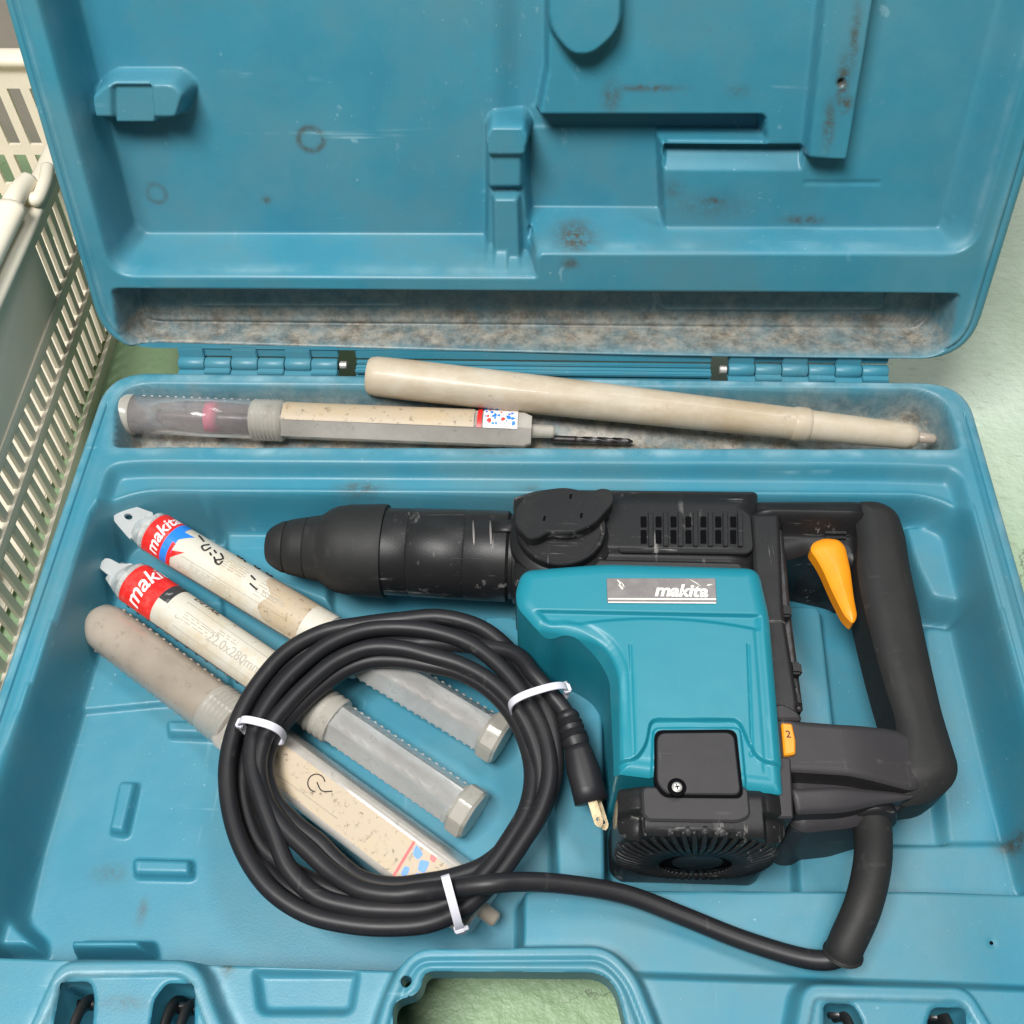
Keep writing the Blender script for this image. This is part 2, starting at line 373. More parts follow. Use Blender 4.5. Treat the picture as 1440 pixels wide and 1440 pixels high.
def paper_x(m_, c):
    c = m_['mix'](m_['math']('MULTIPLY', m_['ramp'](m_['tex'](30, 7, .7).outputs[0], .48, .7).outputs[0], .7), c, (.50, .38, .20))
    c = m_['mix'](m_['math']('MULTIPLY', m_['ramp'](m_['tex'](210, 6, .7).outputs[0], .62, .7).outputs[0], .6), c, (.17, .12, .07))
    return c
MPAP = mat('label_paper', (.60, .57, .49), .5, extra=paper_x)
MPAPO = mat('label_paper_old', (.47, .38, .27), .5, extra=lambda m_, c: m_['mix'](m_['ramp'](m_['tex'](250, 6, .75).outputs[0],   .57, .67).outputs[0], paper_x(m_, c), (.14, .09, .05)))
MRED = mat('label_red', (.74, .018, .016), .38, noise=(130, (.80, .10, .08), .5, .72))
MBLUE = mat('label_blue', (.02, .21, .72), .38, noise=(150, (.06, .3, .75), .55, .75))
MBLK = mat('label_black', (.03, .03, .035), .5, noise=(260, (.3, .29, .27), .58, .66))
MINK = mat('ink', (.015, .014, .014), .5)
MINKG = mat('pale_ink', (.42, .39, .33), .5)
MWH = mat('print_white', (.86, .80, .78), .45)
MBASK = mat('basket_plastic', (.84, .77, .62), .45, bump=(300, .05), noise=(12, (.74, .68, .56), .35, .7))
MBOX = mat('grey_card', (.34, .30, .27), .7, bump=(200, .1), noise=(10, (.42, .37, .33), .3, .7))
def floor_x(m_, c):
    N, L = m_['N'], m_['L']
    pale = m_['ramp'](m_['tex'](5, 8, .65).outputs[0], .36, .60).outputs[0]
    sx = N.new('ShaderNodeSeparateXYZ'); L.new(m_['tc'].outputs['Object'], sx.inputs[0])
    # worn paler zone behind the case
    g = N.new('ShaderNodeMapRange'); g.inputs[1].default_value = -.16; g.inputs[2].default_value = .06; L.new(sx.outputs[1], g.inputs[0])
    gx = N.new('ShaderNodeMapRange'); gx.inputs[1].default_value = -.15; gx.inputs[2].default_value = .1; L.new(sx.outputs[0], gx.inputs[0])
    zone = m_['math']('MULTIPLY', m_['math']('MULTIPLY', g.outputs[0], gx.outputs[0]), m_['math']('ADD', m_['math']('MULTIPLY', pale, .45), .55))
    c = m_['mix'](zone, c, (.58, .68, .57))
    c = m_['mix'](m_['math']('MULTIPLY', m_['ramp'](m_['tex'](120, 8, .75, (.5, 1.6, 1)).outputs[0], .56, .68).outputs[0], .4), c, (.19, .26, .16))
    c = m_['mix'](m_['math']('MULTIPLY', m_['ramp'](m_['tex'](60, 8, .75).outputs[0], .6, .75).outputs[0], .3), c, (.7, .74, .66))
    v = N.new('ShaderNodeTexVoronoi'); v.feature = 'DISTANCE_TO_EDGE'; v.inputs['Scale'].default_value = 4.2
    wn = m_['tex'](14, 7, .7); ad = N.new('ShaderNodeVectorMath'); ad.operation = 'MULTIPLY_ADD'; ad.inputs[1].default_value = (.14, .14, 0)
    L.new(wn.outputs['Color'], ad.inputs[0]); L.new(m_['tc'].outputs['Object'], ad.inputs[2]); L.new(ad.outputs[0], v.inputs['Vector'])
    cr_ = m_['ramp'](v.outputs['Distance'], .0, .006, (1, 1, 1), (0, 0, 0)).outputs[0]
    pm = m_['ramp'](m_['tex'](3.1, 2).outputs[0], .45, .52).outputs[0]
    return m_['mix'](m_['math']('MULTIPLY', m_['math']('MULTIPLY', cr_, pm), .8), c, (.07, .065, .055))
MFL = mat('green_painted_concrete', (.27, .40, .225), .5, bump=(130, .8, .002), extra=floor_x, rvar=.1)

# ---------------------------------------------------------------- floor
fx = 400.
fl = mesh('floor', [(-fx, -fx, -ZR), (fx, -fx, -ZR), (fx, fx, -ZR), (-fx, fx, -ZR)], [(0, 1, 2, 3)], MFL, None, False); fl['kind'] = 'structure'

# ================================================================ THE CASE
case = thing('tool_case', 'open blue blow-moulded plastic tool case with lid tilted back, lying on green floor', 'tool case', (0, -20, -ZR))
xs = axis(-28.7, 28.7, .11, [(-27.75, -27.15, .03), (27.15, 27.75, .03), (-28.4, -27.8, .06), (27.8, 28.4, .06)])
ys = axis(-42.6, -.2, .11, [(-42.6, -34.6, .075)])
X, Y = np.meshgrid(xs, ys, indexing='ij'); H = np.zeros_like(X)
out = rnd([(-28.1, -42), (28.1, -42), (28.1, -.42), (-28.1, -.42)], [2, 2, 2.8, 2.8], 8)
# bit tray behind
tray = rnd(P([(165, 538), (1330, 546), (1352, 632), (157, 629)]), [2.4, 2.4, .6, .6], 8)
dtr = sd(tray, X, Y)
# cavity steps
c1 = rnd([at(40, 960), at(0, 1060), (-26.7, -38.), (26.5, -38.), at(1440, 965), at(1357, 670), at(1340, 655), at(1250, 651), at(200, 646), at(150, 650), at(137, 690)],
         [0, 0, 1, 1, 0, .5, 2.2, 2, 2, 2.2, .5], 8)
d1 = sd(c1, X, Y)
H = step(H, d1, -1.0, .75)
zl = -1.0
c2 = rnd([(-26.5, -37.4), (26.4, -37.4), (26.3, at(1330, 720, zl)[1]), at(1300, 698, zl), at(200, 692, zl), (-26.4, at(160, 715, zl)[1])], [.8, .5, 2, 2.2, 2.2, 2], 8)
d2 = sd(c2, X, Y); FZ = -5.5
H = np.where(d1 > .0, H+.16*np.exp(-((d2+.12)/.16)**2), H)                  # bead along the ledge
floorz = np.full_like(X, FZ)
def raise_(poly, z, w=.35, tgt=None):
    global floorz
    floorz = step(floorz, sd(poly, X, Y), z, w)
raise_(rnd(P([(222, 704, -3.4), (330, 704, -3.4), (308, 742, -3.4), (222, 742, -3.4)]), .5), -3.4, .6)
raise_(rnd(P([(20, 1012, -5.2), (228, 992, -5.2), (330, 992, -5.2), (300, 700, -5.2), (100, 700, -5.2)]), .3), -5.15, .25)
for pts in ([(165, 1094), (196, 1096), (178, 1176), (148, 1172)], [(182, 1203), (272, 1205), (272, 1236), (184, 1234)], [(230, 1009), (330, 1011), (330, 1040), (232, 1036)]):
    raise_(rnd(P(pts, -4.9), .35), -4.75, .32)
raise_(rnd(P([(-40, 1190), (52, 1190), (30, 1290), (60, 1318), (60, 1345), (-60, 1345)], -4.3), .5), -3.9, .6)
raise_(rnd(P([(95, 1312), (205, 1312), (212, 1345), (88, 1345)], -3.6), .3), -3.4, .5)
raise_(rnd(P([(668, 858, -3.6), (735, 858, -3.6), (770, 936, -3.6), (820, 940, -3.6), (856, 985, -3.6), (862, 1260, -3.6), (775, 1260, -3.6), (770, 1130, -3.6), (690, 940, -3.6)]), .9), -3.6, .5)
raise_(rnd(P([(310, 742), (470, 742), (470, 860), (310, 800)], -4.6), .5), -4.6, .6)
raise_(rnd(P([(1095, 845), (1160, 847), (1185, 1060), (1110, 1060)], -4.3), .8), -4.2, .45)
raise_(rnd(P([(1255, 730), (1352, 735), (1385, 868), (1300, 852), (1270, 790)], -3.2), .9), -3.0, .8)
raise_(rnd(P([(1285, 870), (1365, 880), (1440, 1290), (1330, 1290)], -4.9), 1.2), -4.8, .7)
raise_(rnd(P([(1115, 1180), (1440, 1180), (1440, 1290), (1118, 1290)], -4.4), .5), -4.5, .4)
H = step(H, d2, floorz, .85)
# right front shelf and front band
shelf = rnd([at(726, 1239, -2), at(1300, 1241, -2), (27.2, at(1440, 1243, -2)[1]), (27.2, -38), at(722, 1440, -2)], [.8, .1, .6, 0, 0])
inside = sm((d1)/.5)
ds = sd(shelf, X, Y); tz = -2.0-.22*sm((X-20)/5)
H = np.where(d1 > -.1, np.maximum(H, FZ+(tz-FZ)*sm((ds+.1)/.6)), H)
yb = at(700, 1362, -2)[1]
front = sm((yb+.1-Y)/.55)
band = -1.15+0*X
yl = at(200, 1342, -1.2)[1]
leftb = sm((yl-Y)/.6)*(1-sm((X-0.5)/.5)); fr = np.maximum(front, leftb)
lock = (np.abs(X) < 27.0)
H = np.where((Y < yl+.7), H*(1-fr)+np.where(np.abs(X) < 26.6, band, 0)*fr, H)
H = np.where(Y < yb+.8, H+(0-H)*sm((np.abs(X)-26.4)/.5)*sm((yb+.8-Y)/.8), H)
# shallow pocket between frames
H = step(H, sd(rnd(P([(352, 1360), (512, 1360), (500, 1432), (362, 1432)], -1.5), .6), X, Y), -1.75, .5)
# raised frames round handle and latches
def ridge_frame(poly, ztop=0.05, w=.55):
    global H
    d = sd(poly, X, Y); H = np.where(d > -.02, H+(ztop-H)*sm((d)/w), H); return d
hfr = rnd(P([(500, 1500), (528, 1395), (570, 1318), (858, 1316), (905, 1360), (960, 1500)]), [.3, 1.5, 2.0, 2.2, 1.8, .3], 8)
dh = ridge_frame(hfr)
H -= .2*np.exp(-((dh-1.05)/.12)**2)
lfr = rnd(P([(0, 1500), (38, 1420), (75, 1338), (288, 1336), (318, 1420), (360, 1500)]), [.3, 1, 1.8, 1.8, 1, .3], 8)
dl = ridge_frame(lfr); H = np.where(dl > .9, H-.25*sm((dl-.95)/.15), H)
rfr = rnd(P([(1090, 1500), (1104, 1440), (1118, 1368), (1368, 1374), (1408, 1440), (1450, 1500)]), [.3, 1, 1.6, 1.8, 1, .3], 8)
dr = ridge_frame(rfr); H = np.where(dr > .9, H-.25*sm((dr-.95)/.15), H)
# windows over the latches
wins = []; dwin = np.full_like(X, -9.)
for w_ in ([(84, 1379), (124, 1379), (130, 1402), (122, 1500), (60, 1500)], [(232, 1381), (272, 1382), (270, 1500), (200, 1500), (214, 1405)],
           [(1160, 1409), (1202, 1411), (1216, 1436), (1216, 1500), (1160, 1500)], [(1314, 1415), (1360, 1416), (1366, 1500), (1300, 1500), (1306, 1436)]):
    wins.append(rnd(P(w_), .25)); dw = sd(wins[-1], X, Y); H = np.where(dw > -.12, H-.12*sm((dw+.12)/.12), H)
# tray, seam grooves, outer skin
trz = -3.5+.9*sm((Y+3.4)/2.0)
H = np.where(dtr > -.05, step(H, dtr, trz, .55), H)
H -= .2*np.exp(-((np.abs(X)-27.45)/.055)**2)*sm((-3.0-Y)/.4)
H += .10*np.exp(-((np.abs(X)-26.95)/.2)**2)*sm((-3.2-Y)/.8)
do = sd(out, X, Y); H = H+dome(do, .45, 22)*(do < .45); H = np.maximum(H, -ZR+.02)
# through-holes: handle opening and the eyelet
hole = rnd(P([(552, 1500), (553, 1408), (590, 1398), (597, 1366), (862, 1368), (893, 1500)], -.1), [0, .5, .5, .4, 1.2, 0], 6)
dho = sd(hole, X, Y); ex, ey = at(571, 1380); de = .27-np.hypot(X-ex, Y-ey)
H = np.where(dho > -.15, H-.13*sm((dho+.15)/.15), H); eye = [(ex+.25*cos(k*pi/12), ey+.25*sin(k*pi/12)) for k in range(24)]
keep = do > -.42
px_, py_ = at(1396, 1325, -2); H -= .1*np.exp(-((X-px_)**2+(Y-py_)**2)/.02)      # small hole in the front shelf
dust = np.clip(sm((dtr-.05)/.5), 0, 1)*(.95)+.25*sm((dtr+.4)/.4)*vnoise(X, Y, .8, 3)
worn = .55*np.exp(-((dtr+.35)/.3)**2)*vnoise(X, Y, 1.5, 5)+.5*np.exp(-(dl/.3)**2)+.5*np.exp(-((dl-.95)/.1)**2)+.3*np.exp(-((dr-.95)/.12)**2)+.2*np.exp(-(dh/.3)**2)
worn += .5*np.exp(-((do-.25)/.25)**2)*vnoise(X, Y, 2., 6)
stain = np.zeros_like(X)
def spot(px, py, z, r1, r2, a=0., amt=1.):
    global stain
    x_, y_ = at(px, py, z); c_, s_ = cos(a), sin(a); u_ = (X-x_)*c_+(Y-y_)*s_; v_ = -(X-x_)*s_+(Y-y_)*c_
    stain = np.maximum(stain, amt*np.exp(-((u_/r1)**2+(v_/r2)**2)))
for q in ((510, 706, -2.4, 1.3, .45, 0, .9), (745, 706, -2.4, .8, .4, 0, .4), (700, 640, -.3, 2, .2, 0, .4), (200, 1281, -5.5, .25, .6, 0, .6), (155, 1228, -5.5, .9, .5, 0, .45), (1415, 1200, -5.4, .8, .5), (640, 628, 0, .8, .2), (1050, 1240, -2, .4, .3, 0, .5), (320, 1352, -1, .3, .5), (170, 1410, 0, 1., .3, 0, .5)): spot(*q)
hf('base_shell', xs, ys, H, keep, MC, case, attrs=dict(dust=dust, worn=np.clip(worn, 0, 1), stain=stain), holes=[hole, eye]+wins)
bx0 = box('underside', (0, -21.3, -ZR+.06), (55.5, 40.5, .1), MC, case, .03) if False else None
V, Fc = lathe((px_, py_, -2.3), (px_, py_, -2.16), [(0, .09), (1, .09)], 12); mesh('hole_shade_disc', V, Fc, MDEEP, case)  # near-black disc paints the shade inside the small shelf hole
# handle opening inner wall
for hw, zt_, zb_ in ((ccw(hole), -.05, -1.7), (ccw(eye), -.02, -1.7)):
  V_ = []; n_ = len(hw)
  for z_ in (zt_, zb_): V_ += [(p[0], p[1], z_) for p in hw]
  mesh('handle_opening_wall', V_, [(i, (i+1) % n_, n_+(i+1) % n_, n_+i) for i in range(n_)], MC, case)

for wp in wins:
    wp = ccw(wp); n_ = len(wp); V_ = [(p[0], p[1], z_) for z_ in (-.25, -5.5) for p in wp]
    mesh('latch_window_wall', V_, [(i, (i+1) % n_, n_+(i+1) % n_, n_+i) for i in range(n_)]+[tuple(n_+i for i in range(n_))], MC, case)
# ---- lid
def TL(V): return np.stack([V[:, 0], V[:, 1]*LV[1]+V[:, 2]*LN[1], V[:, 1]*LV[2]+V[:, 2]*LN[2]], -1)
us = axis(-28.7, 28.7, .11, [(-28.4, -27.2, .05), (27.2, 28.4, .05)]); vs = axis(.7, 41.5, .11, [(.7, 1.6, .06)])
X, Y = np.meshgrid(us, vs, indexing='ij'); H = np.zeros_like(X)
lout = rnd([(-28.1, 1.15), (28.1, 1.15), (28.1, 41), (-28.1, 41)], [3.2, 3.2, 2, 2], 8); do = sd(lout, X, Y)
ltray = rnd([lid(168, 498), lid(1336, 506), lid(1352, 412), lid(155, 405)], [2.6, 2.6, .5, .5], 8); dt = sd(ltray, X, Y)
tz = -3.2+0*X
for a_, b_ in (((255, 395), (580, 430)), ((915, 400), (1250, 436))):
    pp = rnd([lid(a_[0], a_[1], -3.1), lid(b_[0], a_[1], -3.1), lid(b_[0]-8, b_[1], -3.1), lid(a_[0]+12, b_[1], -3.1)], .7)
    tz = step(tz, sd(pp, X, Y), -2.75, .25)
# main recess. left part deep, right part shallower
vb = 6.6
Lrec = rnd([(-26.4, lid(165, 384, -.4)[1]), lid(765, 388, -.4), lid(765, 380, -.6), (30.2-3.9, 8.35), (26.3, 39.5), (-26.4, 39.5)], [1.6, .1, .1, 1.8, 1, 1])
a_ = rnd([(-26.4, lid(165, 386, -.4)[1]), (lid(757, 388, -.4)[0], lid(757, 388, -.4)[1]), (lid(757, 358, -.4)[0], lid(1000, 357, -.3)[1]), (26.5, lid(1360, 357, -.3)[1]+.05), (26.5, 39.5), (-26.4, 39.5)], [1.6, .25, .45, 1.8, 1, 1], 8)
dm = sd(a_, X, Y)
xsplit = lid(745, 200, -4)[0]
PD = -4.0; panel = PD+0*X
panel = panel-.5*sm((X-lid(690, 100, -4)[0])/1.8)*(1-sm((X-lid(790, 100, -3)[0])/.1))
# lower right field and shallow right side
rz = -2.3
rp = rnd([lid(742, 340, -2.3), (27.5, lid(1200, 340, -2.3)[1]-.6), (27.5, 41), lid(764, -300, -2.3), lid(764, 100, rz), lid(745, 200, rz)], .2)
dR = sd(rp, X, Y, 3); panel = step(panel, dR, rz, .35)
def lp(pts, w, tgt, wd=.35, r=.4, off=0.):
    global panel
    d = sd(rnd([lid(q[0], q[1], q[2] if len(q) > 2 else w) for q in pts], r), X, Y); panel = step(panel, d, tgt, wd, off); return d
# pocket, slot, upper step
lp([(742, 160, rz), (1078, 160, rz), (1078, 196, -3.2), (930, 196, -3.2), (742, 196, -3.2)], rz, -4.4, .35, [.4, .4, .4, .1, .1])
dpk = sd(rnd([lid(740, 175, -4), lid(932, 185, -4), lid(928, 300, -4.2), lid(742, 300, -4.2)], .15), X, Y)
y_hi = lid(830, 291, -4.3)[1]; y_lo = lid(830, 326, rz)[1]
ramp_ = np.clip((Y-y_lo)/(y_hi-y_lo), 0, 1)
dpp = sd(rnd([lid(742, 180, -3.4), lid(930, 180, -3.4), lid(938, 326, rz), lid(728, 326, rz)], .3), X, Y)
panel = np.where(dpp > 0, panel*(1-sm(dpp/.4))+sm(dpp/.4)*(rz+(-4.3-rz)*ramp_), panel)
# bright bevel right of the pocket: above it the field is deeper
yA = lid(1030, 240, rz)[1]; yB = lid(1030, 205, -3.1)[1]
dbv = sd(rnd([lid(932, 246, rz), lid(1128, 246, rz), lid(1128, 196, -3.1), (lid(932, 196, -3.1))], .2), X, Y)
panel = np.where(dbv > 0, panel*(1-sm(dbv/.12))+sm(dbv/.12)*(rz-.9*np.clip((Y-yA)/(yB-yA), 0, 1)), panel)
# post with cap
lp([(678, 378), (757, 378), (748, 300), (742, 178), (680, 178)], -2.4, -2.5, .45, .4)
lp([(682, 272), (738, 272), (740, 180), (745, 178), (690, 172), (680, 190)], -1.6, -1.9, .4, .3)
lp([(682, 222), (742, 222), (748, 190), (738, 174), (688, 174), (679, 190)], -1.5, -1.5, .25, .3)
lp([(692, 392), (736, 392), (732, 276), (690, 276)], -1.5, -1.55, .25, .4)
# pill and slanted bar
lp([(764, -80), (766, 45), (800, 84), (835, 84), (880, 45), (880, -80)], -1.0, -.9, .35, 1.1)
lp([(1160, -60), (1245, -60), (1196, 232), (1130, 228)], -1.0, -.9, .35, .5)
# left block with saddle
lp([(122, 130), (130, 172), (255, 172), (268, 130), (245, 108), (148, 108)], -2.1, -1.9, .4, .5)
lp([(158, 178), (222, 178), (216, 116), (156, 116)], -2.1, -2.25, .2, .3)
lp([(1128, 252, rz), (1240, 252, rz), (1240, 262, rz), (1128, 262, rz)], rz, rz-.08, .2, .1)
wl = .9+.5*sm((vb+3-Y)/3.)+.8*sm((X-24.)/2.)*0
dml = np.minimum(dm, 9); slope = np.where(Y < 11, 1.0, .9)
wid = np.where(X < -20, 1.1, np.where(X > 20, 1.5, .9)); wid = np.where(X < lid(715, 350, -2)[0], 1.1-.5*sm(((Y-7)-(X+26.5))/1.5+.5), .65+.95*sm(((Y-8)-(26.5-X))/1.5+.5))
wid = np.where(dm < 3, wid, wid)
base = -.35*sm((dm)/.25)
H = step(H, dm+0*X, -.5, .3)
H = H*(1-sm((dm-.15)/wid))+panel*sm((dm-.15)/wid)
# the left lower ledge: a second small step
H += .14*np.exp(-((dm-.28)/.12)**2)
H = np.where(dt > -.05, step(H, dt, tz, .6), H)
H += .12*np.exp(-((do-.8)/.16)**2)-.14*np.exp(-((do-.5)/.07)**2)
H = H+dome(do, .4, 20)*(do < .4); H = np.maximum(H, -6.0)
dust = sm((dt+.05)/.35)*(.45+.55*sm((3.0-Y)/.5)); worn = .3*np.exp(-((dm-.28)/.12)**2)*vnoise(X, Y, 1.5, 9)+.4*np.exp(-((do-.75)/.2)**2)*vnoise(X, Y, 2, 8)
worn += np.clip((np.abs(np.gradient(H, axis=1))*0), 0, 1)  # pale bands paint in the light that ridge and rim edges catch
stain = np.zeros_like(X)
def spotl(px, py, w, r1, r2, a=0., amt=1., ring=False):
    global stain
    x_, y_ = lid(px, py, w); c_, s_ = cos(a), sin(a); u_ = (X-x_)*c_+(Y-y_)*s_; v_ = -(X-x_)*s_+(Y-y_)*c_
    q = np.sqrt((u_/r1)**2+(v_/r2)**2); stain = np.maximum(stain, amt*(np.exp(-((q-1)/.25)**2) if ring else np.exp(-q**2)))
spotl(437, 196, -4, .75, .7, 0, .75, True); spotl(220, 272, -4, .6, .6, 0, .5, True); spotl(375, 281, -4, .3, .25, 0, .8)
for q in ((808, 338, -1, 1.1, .35, 0, 1.), (802, 370, 0, .5, .35, 0, .8), (860, 137, rz, .5, .8, 0, .7), (910, 124, rz, 1.6, .18, 0, .9), (1003, 283, rz, .8, .3, 0, .8),
          (1130, 309, rz, 1.2, .3, 0, .8), (945, 268, rz, .7, .6, 0, .4), (1185, 118, -.9, .35, 1.3, .1, 1.), (1202, 55, -.9, .25, 1.6, .1, .8), (1166, 175, -.9, .3, 1.2, .1, .9), (1188, 145, -.9, .4, .5, 0, 1.),
          (1040, 128, rz, .6, .3, 0, .4), (1000, 290, rz, 2.2, .9, 0, .35)): spotl(*q)
x_, y_ = lid(1183, 116, -.9); H -= .6*np.exp(-((X-x_)**2+(Y-y_)**2)/.02)
hf('lid_shell', us, vs, H, do > -.32, MC, case, T=TL, attrs=dict(dust=dust, worn=np.clip(worn, 0, 1), stain=stain))
# lid outer skin (back of the lid)
bk = TL(np.array([(p[0], p[1], w_) for w_ in (-.5, -5.2, -6.2) for p in (lout if w_ > -6 else rnd([(-27.2, 2.1), (27.2, 2.1), (27.2, 40), (-27.2, 40)], [3, 3, 2, 2], 8))]))
n_ = len(lout); Fc = [(l*n_+i, l*n_+(i+1) % n_, (l+1)*n_+(i+1) % n_, (l+1)*n_+i) for l in (0, 1) for i in range(n_)]+[tuple(2*n_+i for i in range(n_))]
mesh('lid_outer_skin', bk, Fc, MC, case, angle=40)

# ---- hinges
def knuckle(x0, x1, r=.42, y=.35, z=.0):
    V, Fc = lathe((x0, y, z), (x1, y, z), [(0, r*.88), (.04, r), (.96, r), (1, r*.88)], 24)
    return mesh('hinge_knuckle', V, Fc, MC, case, angle=40)
LR = Matrix(((1, 0, 0), (0, LV[1], LN[1]), (0, LV[2], LN[2])))
for px0, px1, py_ in ((251, 476, 516), (1024, 1249, 528)):
    xa = at(px0, py_, 0)[0]; xb = at(px1, py_, 0)[0]; w_ = (xb-xa)/6
    for k in range(6):
        knuckle(xa+k*w_+.03, xa+(k+1)*w_-.03, .46, .32 if k % 2 else .36)
        if k % 2: box('hinge_leaf', (xa+(k+.5)*w_, -.12, -.12), (w_-.06, .8, .4), MC, case, .05)
        else:
            c_ = np.array([0, .35, 0])+LV*.5+LN*-.3; box('hinge_leaf', (xa+(k+.5)*w_, c_[1], c_[2]), (w_-.1, 1.1, .55), MC, case, .06, LR)
    box('hinge_strip', ((xa+xb)/2, -.22, -.3), (xb-xa, .7, .3), MC, case, .05)
    c_ = np.array([0, .35, 0])+LV*.75+LN*-.42; box('hinge_strip', ((xa+xb)/2, c_[1], c_[2]), (xb-xa, .7, .3), MC, case, .05, LR)
    pe = xb+.32 if px0 < 700 else xa-.3
    V, Fc = lathe((pe-.26, .35, 0), (pe+.26, .35, 0), [(0, .2), (.1, .27), (.9, .27), (1, .2)], 16); mesh('hinge_pin', V, Fc, MST, case, angle=40)
for y0, z0, w2 in ((.62, .0, .34), (.22, -.08, .36), (-.14, -.02, .28)):
    a0 = at(500, 520)[0]; a1 = at(1000, 525)[0]
    box('hinge_rail', ((a0+a1)/2, y0, z0), (a1-a0, w2, .3), MC, case, .06)
c_ = np.array([0, .35, 0])+LV*.72+LN*-.3; box('hinge_rail', ((a0+a1)/2, c_[1], c_[2]), (a1-a0, .62, .3), MC, case, .06, LR)
box('hinge_rail', ((a0+a1)/2, .25, -.45), (a1-a0, 1.5, .12), MC, case, .03)
# ---- latches seen through the windows
for (px, py, w_) in ((113, 1425, .36), (238, 1428, .42), (259, 1432, .36), (1192, 1440, .4), (1332, 1444, .42), (1350, 1446, .3)):
    c_ = at3(px, py, -1.9); pts = cat([c_+Vector((0, y_, z_)) for y_, z_ in ((.75, -2.2), (.55, -.6), (0, .15), (-.9, .35), (-1.6, -.4), (-2.2, -1.6))], 6)
    V, Fc = tube(pts, (w_, .2), 12); mesh('latch_arm', V, Fc, MR, case)
    V, Fc = lathe(c_+Vector((-w_-.25, .5, -.7)), c_+Vector((w_+.25, .5, -.7)), [(0, .2), (1, .2)], 12); mesh('latch_pin', V, Fc, MDST, case)

# ================================================================ ROTARY HAMMER
tool = thing('rotary_hammer', 'teal and black corded rotary hammer with orange trigger, on its side in the case', 'power tool', (6, -18, -5.4))
AZ = -.8
a0 = at(378, 768, AZ); a1 = at(730, 783, AZ)
A = Vector((a0[0], a0[1], AZ)); B = Vector((a1[0], a1[1]-.0, AZ)); L_ = (B-A).length
def fr_(px): return (px-378)/352.
prof = [(0, .7), (.0, .95), (.01, 1.12), (.03, 1.32), (fr_(398), 1.52), (fr_(404), 1.56), (fr_(405), 1.5), (fr_(407), 1.62), (fr_(420), 1.74), (fr_(434), 1.84), (fr_(435), 1.80), (fr_(437), 1.88), (fr_(452), 1.98), (fr_(458), 2.12), (fr_(466), 2.38), (fr_(476), 2.56), (fr_(492), 2.68), (fr_(520), 2.74), (fr_(540), 2.80), (fr_(545), 2.76), (fr_(547), 2.3)]
V, Fc = lathe(A, B, prof, 64); mesh('chuck_cover', V, Fc, MR, tool, angle=50)
V, Fc = lathe(A+(B-A)*-.004, A+(B-A)*.02, [(0, .0), (0, .72), (1, .75)], 40); mesh('chuck_bore', V, Fc, MDEEP, tool)
V, Fc = lathe(A, B, [(fr_(540), 2.35), (fr_(546), 2.58), (fr_(578), 2.6), (fr_(580), 2.55), (fr_(582), 2.62), (fr_(655), 2.66), (fr_(657), 2.62), (fr_(659), 2.67), (fr_(714), 2.68), (fr_(718), 2.5), (1.02, 2.5)], 64)
mesh('barrel_sleeve', V, Fc, MK, tool, angle=40)
# two worn index marks on the sleeve and the guide tongue
def on_barrel(px, py, r, dz=0.):             # point of the barrel surface seen at that photo point
    o_ = CP; v = ray(px, py); ax = np.array((B-A).normalized()); oc = o_-np.array(A)
    vv = v-ax*(v@ax); oo = oc-ax*(oc@ax); a = vv@vv; b = 2*vv@oo; c = oo@oo-r*r; D = max(b*b-4*a*c, 0); t = (-b-sqrt(D))/(2*a); return Vector(o_+t*v)
for px in (666, 690):
    pts = [on_barrel(px+.04*(y_-750), y_, 2.71) for y_ in range(732, 774, 6)]
    V, Fc = tube(pts, lambda t: (.07*sin(pi*(.12+.76*t)), .02), 8); mesh('index_mark', V, Fc, MPL, tool)
pts = [on_barrel(x_, 740, 2.72) for x_ in (692, 735)]; V, Fc = tube(pts, (.42, .14), 12); mesh('guide_tongue', V, Fc, MK, tool)
# gear housing (long black body behind)
gp = rnd([at(722, 712, .6), at(760, 701, .6), at(1062, 704, .6), at(1062, 812, 2.2), at(735, 842, 0.6), at(724, 842, .2)], [.3, .5, .4, .4, .5, .3])
yc = at(900, 745, 1.9)[1]
def gear(X, Y, d):
    h = 2.15+dome(d, 1.5, 10)*.9
    h = h-.35*sm((at(900, 770, 2.)[1]-Y)/.5)
    h = h+.35*sm((at(900, 786, 2.)[1]-Y)/.25)
    return h
gh = relief('gear_housing', gp, gear, MK, tool, .08)
# vent slots: seven, each a pair of near-black blocks painted as shaded openings, with raised lip
for i in range(7):
    px = 905+i*21.0
    for (ya, yb_) in ((726, 741), (745, 764)):
        pl = ccw(rnd(P([(px-4.2, ya), (px+4.2, ya), (px+4.6, yb_), (px-3.8, yb_)], 2.2), .06, 3))
        V, Fc = prism(pl, 2.0, 2.19); mesh('vent_slot', V, Fc, MDEEP, tool, smooth=False)
    pl = P([(px+6.5, 720), (px+13.5, 720), (px+14, 768), (px+7, 768)], 2.25); V, Fc = prism(ccw(rnd(pl, .06, 3)), 1.9, 2.27, .03); mesh('vent_rib', V, Fc, MK, tool, smooth=False)
pl = ccw(rnd(P([(862, 712), (1040, 714), (1056, 724), (1060, 772), (1052, 779), (868, 776)], 2.1), .4)); V, Fc = prism(pl, 1.6, 2.12, .06); mesh('vent_panel', V, Fc, MK, tool, angle=30)
